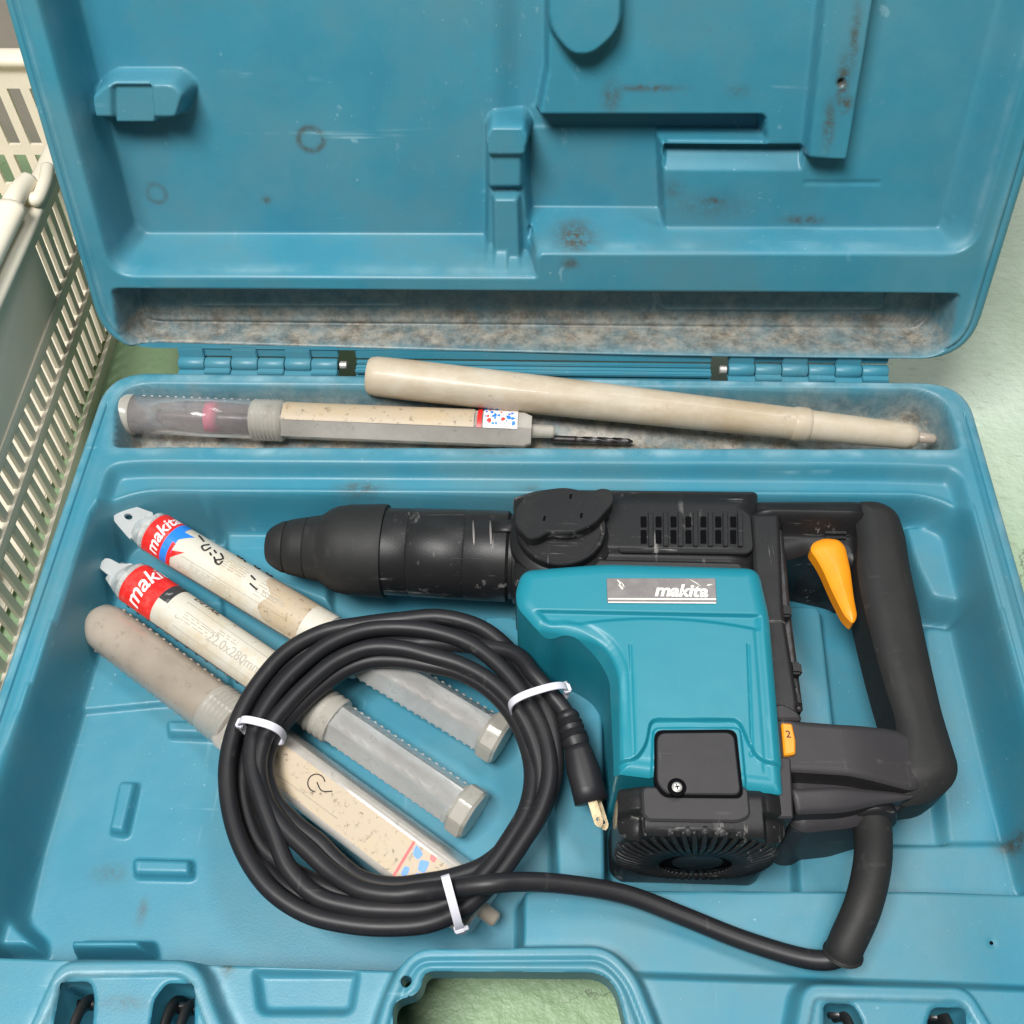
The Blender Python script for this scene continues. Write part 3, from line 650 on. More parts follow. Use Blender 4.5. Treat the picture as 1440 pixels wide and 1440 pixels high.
# mode dial
dc = at3(789, 738, 3.2); R0 = 2.42
V, Fc = lathe(dc+Vector((0, 0, -2.2)), dc+Vector((0, 0, -.15)), [(0, R0+.5), (.5, R0+.42), (.62, R0+.12), (.66, R0-.02), (.7, R0-.02), (.72, R0+.06), (.96, R0+.06), (1, R0-.0), (1.0, R0-.16), (.975, R0-.2), (.975, .2)], 72); dial = mesh('mode_dial', V, Fc, MK, tool, angle=30)
kn = P([(723, 738), (724, 718), (737, 700), (762, 689), (795, 685), (828, 692), (848, 686), (862, 690), (864, 706), (850, 722), (838, 736), (818, 746), (797, 751), (772, 748), (758, 757), (742, 758)], 3.7)
V, Fc = prism(ccw(rnd(kn, .45, 5)), 2.9, 3.75, .07); mesh('dial_knob', V, Fc, MK, dial, angle=30)
for q in ((802, 698), (765, 729), (817, 725)):
    c_ = at3(q[0], q[1], 3.75); V, Fc = prism(ccw(rnd([(c_.x-.07, c_.y-.16), (c_.x+.07, c_.y-.16), (c_.x+.11, c_.y+.16), (c_.x-.03, c_.y+.16)], .04, 2)), 3.7, 3.765); mesh('dial_mark', V, Fc, MDEEP, dial, smooth=False)
V, Fc = lathe(A+(B-A)*.975, A+(B-A)*1.06, [(0, 2.3), (.1, 2.74), (.4, 2.82), (1, 2.82)], 64); mesh('barrel_collar', V, Fc, MK, tool, angle=40)

# teal motor housing
TZ = 3.4
tp = rnd([at(726, 850, 1.6), at(728, 898, -.6), at(762, 940, -.8), at(800, 940, -1), at(838, 962, -1), at(853, 992, -1), at(858, 1125, -1), at(1096, 1125, 2), at(1090, 1000, 2.6), at(1079, 870, 2.6), at(1064, 805, 2.6), at(850, 799, 2.6), at(735, 812, 2.3)],
         [.4, .5, .8, .6, .8, .5, .2, .2, .3, .6, .7, .8, .6])
yn = at(900, 859, TZ)[1]
xc_, w2_ = at(930, 868, TZ-.3)[0], 4.8
def teal(X, Y, d):
    h = TZ+dome(d, .85, 9)
    # left shoulder falls away before the motor body
    xl = at(872, 1000, TZ-.3)[0]
    inner = sd(rnd([at(735, 868, TZ), at(800, 878, TZ), at(858, 900, TZ-.4), at(882, 945, TZ-.4), at(884, 1135, TZ-.3), at(1120, 1135, TZ), at(1120, 780, TZ), at(720, 780, TZ)], [1, 1, 1.5, 1, .1, .1, .1, .1]), X, Y, 6)
    h = np.minimum(h, TZ+dome(inner+.4, .9, 2.6))
    s = sm((yn-Y)/.16); arch = at(930, 868, TZ-.3)[1]-.022*(X-xc_)**2-.0*X
    h = h-.28*s*sm((d-.35)/.5)
    h = h+.20*sm((arch-Y)/.3)*s*sm((d-.4)/.6)
    for gx, gz in ((886, 1000), (1052, 1000)):
        x1_, y1_ = at(gx, 905, TZ-.1); x2_, y2_ = at(gx+6, 1060, TZ-.1); t = (Y-y1_)/(y2_-y1_); xg = x1_+(x2_-x1_)*t
        h = h-.07*np.exp(-((X-xg)/.06)**2)*((t > 0) & (t < 1))
    # recess frame round the brush cover
    db = sd(rnd(P([(840, 1068), (893, 1066), (907, 1046), (913, 1010), (1040, 1010), (1056, 1046), (1068, 1066), (1120, 1078), (1120, 1150), (840, 1150)], TZ-.2), [.1, .5, .5, .45, .45, .5, .5, .1, .1, .1]), X, Y)
    h = h-.30*sm(db/.17)
    dc_ = sd(rnd(P([(917, 1021), (1043, 1021), (1056, 1150), (912, 1150)], TZ-.2), .4), X, Y)
    h = h+.2*sm(dc_/.12)
    return h
relief('motor_housing', tp, teal, MT, tool, .06)
# black end cap with the fan grille
ecx = (at(862, 1140, 0)[0]+at(1092, 1140, 0)[0])/2; eyb = at(972, 1152, 3.)[1]; ecz = -1.0; RE = 3.95
ey0 = at(980, 1104, 3)[1]
ep = rnd([(ecx-RE-.02, ey0), (ecx-RE, eyb-.25), (ecx-RE+.5, eyb-.7), (ecx+RE-.5, eyb-.7), (ecx+RE, eyb-.25), (ecx+RE+.02, ey0)], [.3, .4, .5, .5, .4, .3])
def endcap(X, Y, d):
    h = 2.95+dome(d, .7, 9)
    xa, xb = ecx-2.75, ecx+2.75
    side = 1-sm((X-xa+.25)/.25)*sm((xb+.2-X)/.25)
    h = h-.6*side*sm((ey0-1.1-Y)/.3)-.12*side-.35*sm((np.abs(X-ecx)-2.9)/1.)
    return h
ec = relief('fan_end_cap', ep, endcap, MK, tool, .08)
def efront(rho, a, o=0.):                    # bulging round end, seen at a grazing angle
    b_ = .95; th_ = rho*pi/2; x = RE*sin(th_)*cos(a); z = (RE+.05)*sin(th_)*sin(a)*(1 if sin(a) > 0 else .86); y = -b_*cos(th_)**1.0
    nrm = Vector((x/RE**2, y/b_**2, z/RE**2)).normalized() if abs(b_) > 0 else Vector((0, -1, 0))
    sq_ = 1+.07*abs(sin(2*a))**2*rho
    return Vector((ecx+x*sq_, eyb-.35+y, ecz+z*sq_))+nrm*o
rings = [[efront(r_, 2*pi*k/72) for k in range(72)] for r_ in (1., .97, .93, .86, .78)]
V, Fc = loft(rings, cap=False); mesh('grille_rim', V, Fc, MK, ec)
rings = [[efront(r_, 2*pi*k/72, -.45) for k in range(72)] for r_ in (.97, .8, .6, .4, .2, .05)]
V, Fc = loft(rings); mesh('grille_recess', V, Fc, MDEEP, ec)
for i in range(48):
    a = 2*pi*i/48
    V, Fc = tube([efront(r_, a, o_) for r_, o_ in ((.30, -.25), (.5, -.05), (.7, .0), (.82, .02), (.9, -.02))], lambda t: (.05+.06*t, .14), 8); mesh('grille_rib', V, Fc, MK, ec)
for i in range(30):
    a = 2*pi*(i+.5)/30; V, Fc = lathe(efront(.86, a, -.2), efront(.86, a, .08), [(0, .23), (.6, .22), (.9, .15), (1, .06)], 14); mesh('grille_knob', V, Fc, MG, ec)
V, Fc = lathe(efront(.02, 0, -.7), efront(.02, 0, -.42), [(0, 1.3), (.8, 1.25), (1, 1.1)], 40); mesh('grille_hub', V, Fc, MK, ec, angle=40)
pl = ccw(rnd(P([(902, 1106), (1052, 1106), (1056, 1148), (1040, 1156), (912, 1154), (904, 1146)], 3.1), .35)); V, Fc = prism(pl, 2.3, 3.12, .1); mesh('cap_pad', V, Fc, MG, tool, angle=30)
# brush cover and screw
bp = ccw(rnd(P([(924, 1030), (1032, 1029), (1042, 1117), (938, 1116), (924, 1100)], 3.45), [.45, .45, .35, .3, .3])); V, Fc = prism(bp, 3.0, 3.42, .06); bc = mesh('brush_cover', V, Fc, MG, tool, angle=30)
bp2 = ccw(rnd(P([(920, 1026), (1036, 1025), (1046, 1121), (934, 1120), (920, 1102)], 3.3), [.45, .45, .35, .3, .3])); V, Fc = prism(bp2, 2.9, 3.24); mesh('cover_gap', V, Fc, MDEEP, tool, smooth=False)
sc = at3(952, 1107, 3.45); V, Fc = lathe(sc+Vector((0, 0, -.2)), sc+Vector((0, 0, .02)), [(0, .44), (.95, .44), (1, .40)], 28); mesh('screw_well', V, Fc, MDEEP, bc, angle=30)
V, Fc = lathe(sc+Vector((0, 0, -.1)), sc+Vector((0, 0, .08)), [(0, .24), (.7, .24), (1, .15)], 20); mesh('screw', V, Fc, MST, bc, angle=30)
for r_ in (0, pi/2):
    box('screw_slot', sc+Vector((0, 0, .082)), (.26, .05, .02), MDEEP, bc, 0, Matrix.Rotation(r_+.2, 3, 'Z'))
# nameplate
def spl(poly, z0, z1, name, m, par, bev=.02): V, Fc = prism(ccw(poly), z0, z1, bev); return mesh(name, V, Fc, m, par, smooth=False)
NZ = TZ+.07
np_ = spl(rnd(P([(853, 813), (1006, 813), (1008, 848), (854, 847)], NZ), .06, 3), TZ-.1, NZ, 'nameplate', MPL, tool)
spl(P([(855, 841), (1007, 841.5), (1007, 843.5), (855, 843)], NZ+.012), NZ-.02, NZ+.014, 'nameplate_line', MCH, np_, 0)
spl(P([(855, 846), (1007, 847), (1007, 848.6), (855, 847.6)], NZ+.012), NZ-.02, NZ+.014, 'nameplate_line', MCH, np_, 0)
c_ = at(957, 831.5, NZ); ex_ = Vector((1, -.012, 0))
V, Fc = flat(text_polys('makita', 1.04, .25, .034, .98), lambda s_, t: Vector((c_[0]+s_*1.02, c_[1]+t*.98, NZ+.02)), 9); mesh('nameplate_lettering', V, Fc, MCH, np_, smooth=False)
for (qa, qb, wq) in (((868, 815), (873, 822), .05), ((870, 822), (876, 829), .07), ((970, 815), (985, 824), .03), ((994, 823), (1002, 822), .05), ((873, 818), (878, 826), .03)):
    p1, p2 = at3(*qa, NZ+.01), at3(*qb, NZ+.01); V, Fc = tube([p1, p1.lerp(p2, .5)+Vector((.02, .02, 0)), p2], (wq, .012), 6); mesh('nameplate_scratch', V, Fc, MCH, np_)

# ---- rear handle
HZ = 1.9
def capsule(Xg, Yg, pts, rr):                # distance inside a tapered polyline, and height profile
    best = np.full(Xg.shape, -9.); 
    for i in range(len(pts)-1):
        ax, ay = pts[i][:2]; bx, by = pts[i+1][:2]; ex, ey = bx-ax, by-ay; t = np.clip(((Xg-ax)*ex+(Yg-ay)*ey)/(ex*ex+ey*ey), 0, 1)
        r_ = rr[i]+(rr[i+1]-rr[i])*t; best = np.maximum(best, r_-np.hypot(Xg-ax-t*ex, Yg-ay-t*ey))
    return best
GC = -.5
gpts = [(1218, 752, .4), (1240, 800, .4), (1255, 880, .6), (1278, 960, .7), (1298, 1040, .8), (1305, 1075, .8)]
gpo = [(1200, 706, 1.2), (1238, 706, 1.2), (1262, 720, 1.), (1272, 755, .8), (1278, 800, .8), (1290, 850, .8), (1300, 900, .8), (1311, 950, .8), (1322, 1000, .8), (1337, 1050, .8), (1345, 1082, .6), (1336, 1110, .4), (1305, 1134, .2), (1262, 1140, .2), (1250, 1100, .5), (1256, 1040, .5), (1254, 1016, .6), (1246, 992, .6), (1231, 940, .6), (1216, 880, .6), (1205, 830, .6), (1201, 800, .5), (1202, 770, .5)]
gax = [at(*q) for q in ((1232, 745, 1.5), (1246, 830, 1.5), (1262, 920, 1.5), (1284, 1010, 1.5), (1302, 1080, 1.2))]
def gripf(X, Y, d):
    xs_ = np.interp(-Y, [-q[1] for q in gax], [q[0] for q in gax])
    return 1.75-.10*np.clip((X-xs_), -2, 2)**2+dome(d, 1.0, 8)-.5*sm((at(1300, 1085, 1)[1]-Y)/1.8)
relief('handle_grip', rnd([at(*q) for q in gpo], .5), gripf, MR, tool, .06, bottom=-1.5)
arm = rnd([at(1058, 704, 1.4), at(1196, 705, 1.3), at(1216, 706, 1.3), at(1216, 770, .4), at(1206, 800, .0), at(1190, 800, -.6), at(1128, 800, -1.6), at(1062, 800, 0)], [.3, .1, .2, .3, .4, .3, .3, .3])
yr = at(1150, 722, 1.7)[1]
def armf(X, Y, d):
    h = 1.75+dome(d, 1.0, 8)
    return h-1.3*sm((yr-Y)/.9)*(1-.8*sm((X-at(1215, 740, 1)[0])/1.2))+.10*np.exp(-((Y-yr-.1)/.12)**2)
relief('upper_handle_arm', arm, armf, MK, tool, .08)
lbase = rnd([at(1090, 1010, 1.2), at(1180, 1026, .8), at(1285, 1028, .8), at(1300, 1110, .2), at(1262, 1140, -.6), at(1245, 1160, -1.2), at(1180, 1185, -2), at(1110, 1200, -3), at(1092, 1190, -3)], [.2, .3, .5, .8, .8, .5, .3, .3, .2])
relief('lower_handle_arm', lbase, lambda X, Y, d: .75+dome(d, .9, 8), MG, tool, .08)
lup = rnd([at(1086, 1000, 2.2), at(1104, 1004, 2.2), at(1122, 1014, 2.2), at(1180, 1022, 1.9), at(1268, 1026, 1.6), at(1312, 1050, 1.3), at(1318, 1085, 1.3), at(1286, 1112, 1.6), at(1262, 1106, 1.8), at(1190, 1091, 2.1), at(1112, 1084, 2.3), at(1088, 1084, 2.3)], [.2, .4, .5, .3, .8, 1.2, 1.2, .8, .4, .4, .1, .1])
relief('arm_upper_plate', lup, lambda X, Y, d: 2.3-.9*sm((X-at(1180, 1060, 2)[0])/5.2)+dome(d, .35, 8), MG, tool, .06, bottom=-.2)
llo = rnd([at(1112, 1109, 1.9), at(1180, 1107, 1.8), at(1262, 1112, 1.5), at(1290, 1120, 1.2), at(1262, 1130, 1.), at(1225, 1140, .6), at(1180, 1156, .2), at(1112, 1158, .2)], [.1, .3, .4, .4, .5, .8, .8, .2])
relief('arm_lower_plate', llo, lambda X, Y, d: 1.95-.6*sm((X-at(1160, 1110, 2)[0])/4.5)-.5*sm((at(1160, 1116, 1.9)[1]-Y)/1.6)+dome(d, .25, 8), MG, tool, .06, bottom=-1.)
# cover that wraps the dial corner
pl = ccw(rnd(P([(1086, 992), (1100, 988), (1122, 1000), (1130, 1012), (1090, 1012)], 2.5), .25)); V, Fc = prism(pl, .5, 2.5, .12); mesh('arm_lug', V, Fc, MG, tool, angle=30)
# mounting bracket between motor and handle
bk1 = rnd(P([(1056, 722), (1096, 722), (1102, 860), (1122, 985), (1122, 1010), (1088, 1010), (1070, 860), (1060, 800)], 1.9), .2)
def brk(X, Y, d): return 1.95+dome(d, .25, 10)
relief('handle_bracket', bk1, brk, MK, tool, .08)
bk2 = rnd(P([(1084, 725), (1100, 730), (1112, 860), (1130, 1000), (1100, 1000), (1086, 860)], .8), .15); relief('bracket_flange', bk2, lambda X, Y, d: .8+dome(d, .2, 10), MDST, tool, .08)
for (px, py, z) in ((1104, 862, 1.2), (1118, 942, 1.2), (1110, 962, 1.4), (1116, 985, 1.3)):
    c_ = at3(px, py, z); box('bracket_lug', c_, (.6, .7, .7), MK, tool, .12)
c_ = at3(1082, 728, 1.6); V, Fc = lathe(c_+Vector((-.5, .2, -.5)), c_+Vector((.7, -.3, -.5)), [(0, .3), (.5, .4), (1, .3)], 16); mesh('pivot_boot', V, Fc, MK, tool)
V, Fc = tube([at3(1092, 760, .7), at3(1098, 810, .6), at3(1103, 850, .6)], .06, 8); mesh('spring_wire', V, Fc, MBR, tool)
sl = at3(1118, 1082, 2.3); pl = ccw(rnd(P([(1088, 1062), (1112, 1068), (1140, 1068), (1120, 1080), (1090, 1084)], 2.55), .1)); 
pl = ccw(rnd(P([(1090, 1062), (1112, 1066), (1116, 1150), (1094, 1150)], 2.4), .1)); V, Fc = prism(pl, 0, 2.4, .08); mesh('arm_end_rib', V, Fc, MG, tool, angle=30)
# orange trigger and speed dial
tg = P([(1139, 772), (1144, 762), (1160, 756), (1180, 758), (1189, 768), (1196, 800), (1201, 840), (1206, 866), (1200, 878), (1187, 864), (1171, 832), (1157, 800), (1149, 786)], .9)
relief('trigger', rnd(tg, .3, 5), lambda X, Y, d: 1.15+dome(d, .8, 6)*.8, MO, tool, .04, .3, .1)
box('trigger_root', at3(1172, 752, .3), (1.6, .9, 1.0), MK, tool, .2)
sdl = P([(1099, 1016), (1114, 1017), (1119, 1040), (1119, 1060), (1103, 1062)], 2.6); V, Fc = prism(ccw(rnd(sdl, .12, 3)), 1.5, 2.6, .08); sdo = mesh('speed_dial', V, Fc, MO, tool, angle=30)
c2_ = at(1108.5, 1033, 2.6); V, Fc = flat(text_polys('2', .52, 0, .008), lambda s_, t: Vector((c2_[0]+s_, c2_[1]+t, 2.612)), 9); mesh('dial_number', V, Fc, MINK, sdo, smooth=False)
# cord guard
gpt = cat([at3(1224, 1140, -.2), at3(1228, 1175, .0), at3(1226, 1220, .3), at3(1213, 1275, .3), at3(1190, 1328, -.2), at3(1185, 1342, -.5)], 10)
V, Fc = tube(gpt, lambda t: .92-.10*t if t < .93 else .92, 28); mesh('cord_guard', V, Fc, MR, tool)
V, Fc = lathe(at3(1222, 1140, -.2), at3(1226, 1158, -.1), [(0, 1.25), (.5, 1.3), (1, 1.15)], 28); mesh('guard_collar', V, Fc, MK, tool)

# ---- the cord: lead-out then the coil, one continuous run ending at the plug
CC = (557, 1080)
def slot(theta, s, zl_):
    """theta in photo sense; s 0 = inner edge, 1 = outer edge of the bundle"""
    Rin = {0: (172, 0), }; c_, si = cos(theta), sin(theta)
    # inner / outer semi-axes by direction
    ang = (degrees(theta)) % 360
    key = [0, 45, 90, 135, 180, 225, 270, 315, 360]
    inn = [184, 174, 156, 156, 184, 166, 166, 174, 184]; outr = [230, 224, 219, 224, 234, 238, 222, 222, 230]
    k = int(ang//45); t = (ang-45*k)/45; t = t*t*(3-2*t); ri = inn[k]*(1-t)+inn[k+1]*t; ro = outr[k]*(1-t)+outr[k+1]*t
    r_ = ri+(ro-ri)*s; return at3(CC[0]+r_*c_, CC[1]-r_*si*1.0, zl_)
Z0, Z1 = -1.5, -.55
# radial place of each turn (0..1) at eight directions; the turns cross over one another between the ties
turns = []
lay = [ [(.02, 0), (.12, 0), (.0, 0), (.05, 0)], [(.35, 1), (.30, 1), (.45, 1), (.25, 1)], [(.52, 0), (.62, 0), (.5, 0), (.55, 0)],
        [(.78, 1), (.86, 1), (.72, 1), (.80, 1)], [(1.0, 0), (1.05, 0), (1., 0), (1.02, 0)] , [(.62, 2), (.1, 1), (.3, 2), (.5, 2)]]
pts = [at3(1192, 1338, -.4), at3(1165, 1350, -.7), at3(1120, 1345, -1.0), at3(1040, 1320, -1.2), at3(960, 1288, -1.1), at3(880, 1258, -.7), at3(800, 1244, -.1), at3(735, 1240, .45), at3(680, 1244, .75)]
K = 24; nT = 6
order = [1, 4, 0, 3, 5, 2]
zz = {0: -1.5, 1: -.75, 2: -1.65, 3: -.7, 4: -1.55, 5: -.85}
rad = {0: .0, 1: .22, 2: .46, 3: .60, 4: .84, 5: 1.02}
rs = random.Random(11); ph = {k: [rs.uniform(0, 6.28) for _ in range(3)] for k in range(6)}
def loopv(k, th):
    # spread between the ties: spreads at upper left and lower left as in the photo
    amp = .5-.5*cos(3*(th-radians(24))); s = rad[k]+(.24*sin(th*2+ph[k][0])+.14*sin(th*3+ph[k][1])-.12*(1-rad[k]))*amp
    return s, zz[k]+.10*sin(th*2+ph[k][2])*amp
th0 = radians(-62); tot = nT*K
for i in range(tot-2):
    th = th0-2*pi*(i/K); k = i//K; fr2 = (i % K)/K
    a_, b_ = order[k], order[min(k+1, nT-1)]
    sa, za = loopv(a_, th); sb, zb = loopv(b_, th); w_ = sm(np.array((fr2-.72)/.28)).item()
    if i == 0: continue
    s_ = sa*(1-w_)+sb*w_; z_ = za*(1-w_)+zb*w_+.0
    if i < 4: z_ += (.7-.17*i)
    q = slot(th, s_, z_); pts.append(q)
    if k == nT-1 and fr2 > .62: break
# the tail leaves the bundle on the right towards the plug
pts = [p for p in pts]
tail = [at3(715, 915, -.6), at3(752, 950, -.3), at3(780, 982, -.5), at3(797, 1005, -.7), at3(806, 1030, -.6)]
pts += tail
crv = cat(pts, 7); V, Fc = tube(crv, .455, 16); mesh('power_cord', V, Fc, MCORD, tool)
# plug
p0 = at3(797, 1003, -.7); p1 = at3(812, 1052, -.6); p2 = at3(827, 1108, -.8); p3 = at3(832, 1128, -.9)
V1 = lathe(p0, p1, [(0, .52), (.1, .62)]+[(.15+.7*k/12, .62+.03*(k % 2)-(0.10 if k % 3 == 1 else 0)+.008*k) for k in range(12)]+[(.9, .7), (1, .62)], 24)
plug = mesh('plug', *V1, MCORD, tool, angle=40)
V, Fc = tube([p1+(p1-p0)*-.06, p1+(p2-p1)*.12, p1.lerp(p2, .6), p2, p3, p3+(p3-p2)*.05], lambda t: (.66+.22*sm(t*2.2), .62+.04*t) if t < .98 else (.6, .4), 22); mesh('plug_body', V, Fc, MCORD, plug)
dv = (p3-p2).normalized()
for o_ in (Vector((0, 0, .38)), Vector((.34, .1, -.42))):
    b0 = p3+o_*.9+dv*-.1; e0 = b0+dv*1.5+Vector((.08, 0, 0)); d_, s_, u_ = frame(e0-b0)
    # blade with rounded end and hole
    hw_ = .23; outl = [(0, -hw_), (1.25, -hw_), (1.42, -hw_*.6), (1.5, 0), (1.42, hw_*.6), (1.25, hw_), (0, hw_)]
    n8 = 10; hl = [(1.08+.1*cos(2*pi*k/n8), .1*sin(2*pi*k/n8)) for k in range(n8)]
    bm = bmesh.new(); ov = [bm.verts.new(b0+d_*q[0]+s_*q[1]) for q in outl]; hv = [bm.verts.new(b0+d_*q[0]+s_*q[1]) for q in hl]
    e_ = [bm.edges.new((ov[i-1], ov[i])) for i in range(len(ov))]+[bm.edges.new((hv[i-1], hv[i])) for i in range(n8)]
    bmesh.ops.triangle_fill(bm, use_beauty=True, edges=e_)
    r8 = bmesh.ops.extrude_face_region(bm, geom=bm.faces[:]); 
    for v in r8['geom']:
        if isinstance(v, bmesh.types.BMVert): v.co -= u_*.09
    bm.verts.index_update(); V = [tuple(v.co) for v in bm.verts]; Fc = [[v.index for v in q.verts] for q in bm.faces]; bm.free()
    mesh('prong', V, Fc, MBR, plug, smooth=False)

# ---- cable ties
def tie(name_lab, pa, pb, za, zb, hd):
    """pa, pb: photo ends of the visible strap; the head sits at end hd"""
    a_ = at3(*pa, za); b_ = at3(*pb, zb); m_ = (a_+b_)/2; d_ = (b_-a_); L2 = d_.length/2; d_.normalize()
    t = thing('cable_tie', name_lab, 'cable tie', tuple(m_-Vector((0, 0, 1.1))), 'white cable ties round the coiled cord')
    up = Vector((0, 0, 1)); cz = m_-up*.35; pts_ = []
    for k in range(40):
        an = 2*pi*k/40; c_, s_ = cos(an), sin(an)
        pts_.append(cz+d_*(copysign(abs(c_)**.75, c_)*L2)+up*(copysign(abs(s_)**.75, s_)*(1.15)))
    wd = d_.cross(up).normalized(); rings = []
    for k, p in enumerate(pts_):
        nrm = (p-cz); nrm = (nrm-wd*nrm.dot(wd)).normalized()
        rings.append([p-wd*.2, p+wd*.2, p+wd*.2+nrm*.09, p-wd*.2+nrm*.09])
    n = 40; V = [tuple(q) for r_ in rings for q in r_]; Fc = [(4*k+j, 4*k+(j+1) % 4, 4*((k+1) % n)+(j+1) % 4, 4*((k+1) % n)+j) for k in range(n) for j in range(4)]
    mesh('strap', V, Fc, MTIE, t, angle=40)
    h = (a_ if hd == 0 else b_)+up*-.05; R_ = Matrix((d_, wd, up)).transposed(); box('tie_head', h, (.42, .5, .34), MTIE, t, .06, R_)
    V, Fc = tube([h+wd*.2+d_*.05, h+wd*.2+d_*.05-wd*.62-up*.02], (.12, .05), 8); mesh('tie_tail', V, Fc, MTIE, t)
    return t
tie('white cable tie at the upper right of the cord coil, near the plug', (718, 992), (797, 968), .05, .05, 1)
tie('white cable tie at the left of the cord coil, over the dirty bit case', (338, 1017), (396, 1031), -.1, -.1, 0)
tie('white cable tie at the bottom of the cord coil, by the case handle', (626, 1232), (646, 1306), .9, -.5, 1)

# ================================================================ BIT CASES
class Wrap:
    a0 = 0.
    """lays flat shapes on a tube: s along in cm, t round in cm"""
    def __init__(s, A, B, r): s.A = Vector(A); s.B = Vector(B); s.d, s.s, s.u = frame(s.B-s.A); s.r = r
    def __call__(s, a, t, off=.02):
        r_ = s.r(a) if callable(s.r) else s.r; a = a+s.a0; an = pi/2-t/r_   # t=0 on top, + towards s
        return s.A+s.d*a+(s.s*cos(an)+s.u*sin(an))*(r_+off)
def band(a0, a1, t0, t1): return [(a0, t0), (a1, t0), (a1, t1), (a0, t1)]
def lab(name, polys, wr, m_, par, off=.02, ml=.22): 
    V, Fc = flat(polys, lambda a, t: wr(a, t, off), ml); return mesh(name, V, Fc, m_, par)
def nubs(wr, a0, a1, n, tt, par, m_):
    vf = []
    for k in range(n):
        a = a0+(a1-a0)*k/(n-1); 
        for t in tt: c_ = wr(a, t, -.02); o_ = wr(a, t, .06); vf.append(lathe(c_, o_, [(0, .13), (.6, .11), (1, .05)], 8))
    o = mesh('grip_nubs', *merge(*vf), m_, par); o['kind'] = 'stuff'; return o
def drill(A, B, r, par_lab):
    A = Vector(A); B = Vector(B); d_, s_, u_ = frame(B-A); L = (B-A).length
    t = thing('drill_bit', par_lab, 'drill bit', tuple(A))
    rings = []; N_ = 110
    for i in range(N_):
        x = i/(N_-1); rr = r if x < .93 else r*(1-(x-.93)/.07*.7); tw = x*L*1.6; ring = []
        for j in range(14):
            a = 2*pi*j/14; fl_ = 1-.38*(sin(a*2+tw*2)**2 if .3 < x < .93 else .1); ring.append(A+d_*(L*x)+(s_*cos(a)+u_*sin(a))*rr*fl_)
        rings.append(ring)
    V, Fc = loft(rings); mesh('shaft', V, Fc, MDST, t); return t
GB = 'plastic drill bit cases'
def bit_case(lab_, P0, P1, z, r1, r2, split, m_up, m_lo, cap_len=1.2, tab=True, cap_m=None):
    A = at3(*P0, z); B = at3(*P1, -3.95 if tab == 1 else -4.1); L = (B-A).length
    t = thing('bit_case', lab_, 'bit case', (A.x, A.y, FZ), GB); d_, s_, u_ = frame(B-A)
    sp = split*L
    V, Fc = lathe(A, A+d_*sp, [(.0, r1*.97), (.1, r1), (1, r1)], 40)
    mouth = [[A+d_*a_+s_*(ra*cos(2*pi*k/40))+u_*(rb*sin(2*pi*k/40)-(r1-rb)*.3) for k in range(40)] for a_, ra, rb in ((-1.7, r1*.52, .15), (-1.2, r1*.66, .25), (-.6, r1*.82, r1*.5), (.0, r1*.95, r1*.82), (.3, r1, r1))]
    V2, F2 = loft(mouth); V, Fc = merge((V, Fc), (V2, F2)); mesh('upper_tube', V, Fc, m_up, t, angle=50)
    # threaded joint
    pr_ = []
    for k in range(9): pr_.append((k/8, r1*1.02+(.05 if k % 2 else -.03)))
    V, Fc = lathe(A+d_*(sp-.9), A+d_*(sp+.7), [(0, r1*.9)]+pr_+[(1, r1*.9)], 40); mesh('joint_ring', V, Fc, MCAP, t, angle=35)
    V, Fc = lathe(A+d_*(sp+.6), B-d_*cap_len*.8, [(0, r2, 6), (.97, r2, 6), (1, r2*.98, 6)], 48, rot=pi/6*0+radians(0)); mesh('lower_tube', V, Fc, m_lo, t, angle=25)
    V, Fc = lathe(B-d_*cap_len, B, [(0, r2*1.0, 8), (.2, r2*1.22, 8), (.85, r2*1.24, 8), (1, r2*1.1, 8)], 48); mesh('end_cap', V, Fc, cap_m or MCAP, t, angle=25)
    if tab:
        # flat hanging tab with an eye
        o_ = [(-2.9, -.45), (-2.92, .25), (-2.5, .66), (-1.2, r1*.78), (-.8, r1*.85), (-.8, -r1*.85), (-1.2, -r1*.78), (-2.3, -.82)] if tab == 1 else [(-2.6, -.3), (-2.6, .25), (-2.3, .42), (-1.5, .45), (-.9, r1*.8), (-.9, -r1*.8), (-1.5, -.5), (-2.3, -.42)]
        hc = (-2.0, -.05) if tab == 1 else (-1.6, 0); V, F_ = [], []; m = 48; o_ = densify(o_, .02); oa = [(atan2(q[1]-hc[1], q[0]-hc[0]), q) for q in o_]
        ring = []
        for k in range(m):
            an = -pi+2*pi*k/m; ring.append(min(oa, key=lambda w: abs(atan2(sin(w[0]-an), cos(w[0]-an))))[1])
        for hgt in (-.02, -.24):
            for q in ring: V.append(A+d_*q[0]+s_*q[1]+u_*(hgt-.08))
            for k in range(m): an = -pi+2*pi*k/m; rr = .25 if tab == 1 else .01; V.append(A+d_*(hc[0]+rr*cos(an)*1.15)+s_*(hc[1]+rr*.8*sin(an))+u_*(hgt-.08))
        for k in range(m):
            j = (k+1) % m; F_ += [(k, j, m+j, m+k), (2*m+k, 3*m+k, 3*m+j, 2*m+j), (k, 2*m+k, 2*m+j, j), (m+k, m+j, 3*m+j, 3*m+k)]
        V = [tuple(v) for v in V]; Fc = F_
        mesh('hanging_tab', V, Fc, MTIP, t, smooth=False)
    return t, Wrap(A, B, r1), L, sp
def arcband(a0, a1, t0, t1, sk=.0):          # band slightly skewed as stuck by hand
    return [(a0, t0), (a1, t0), (a1+sk, t1), (a0+sk, t1)]
RA = 1.32
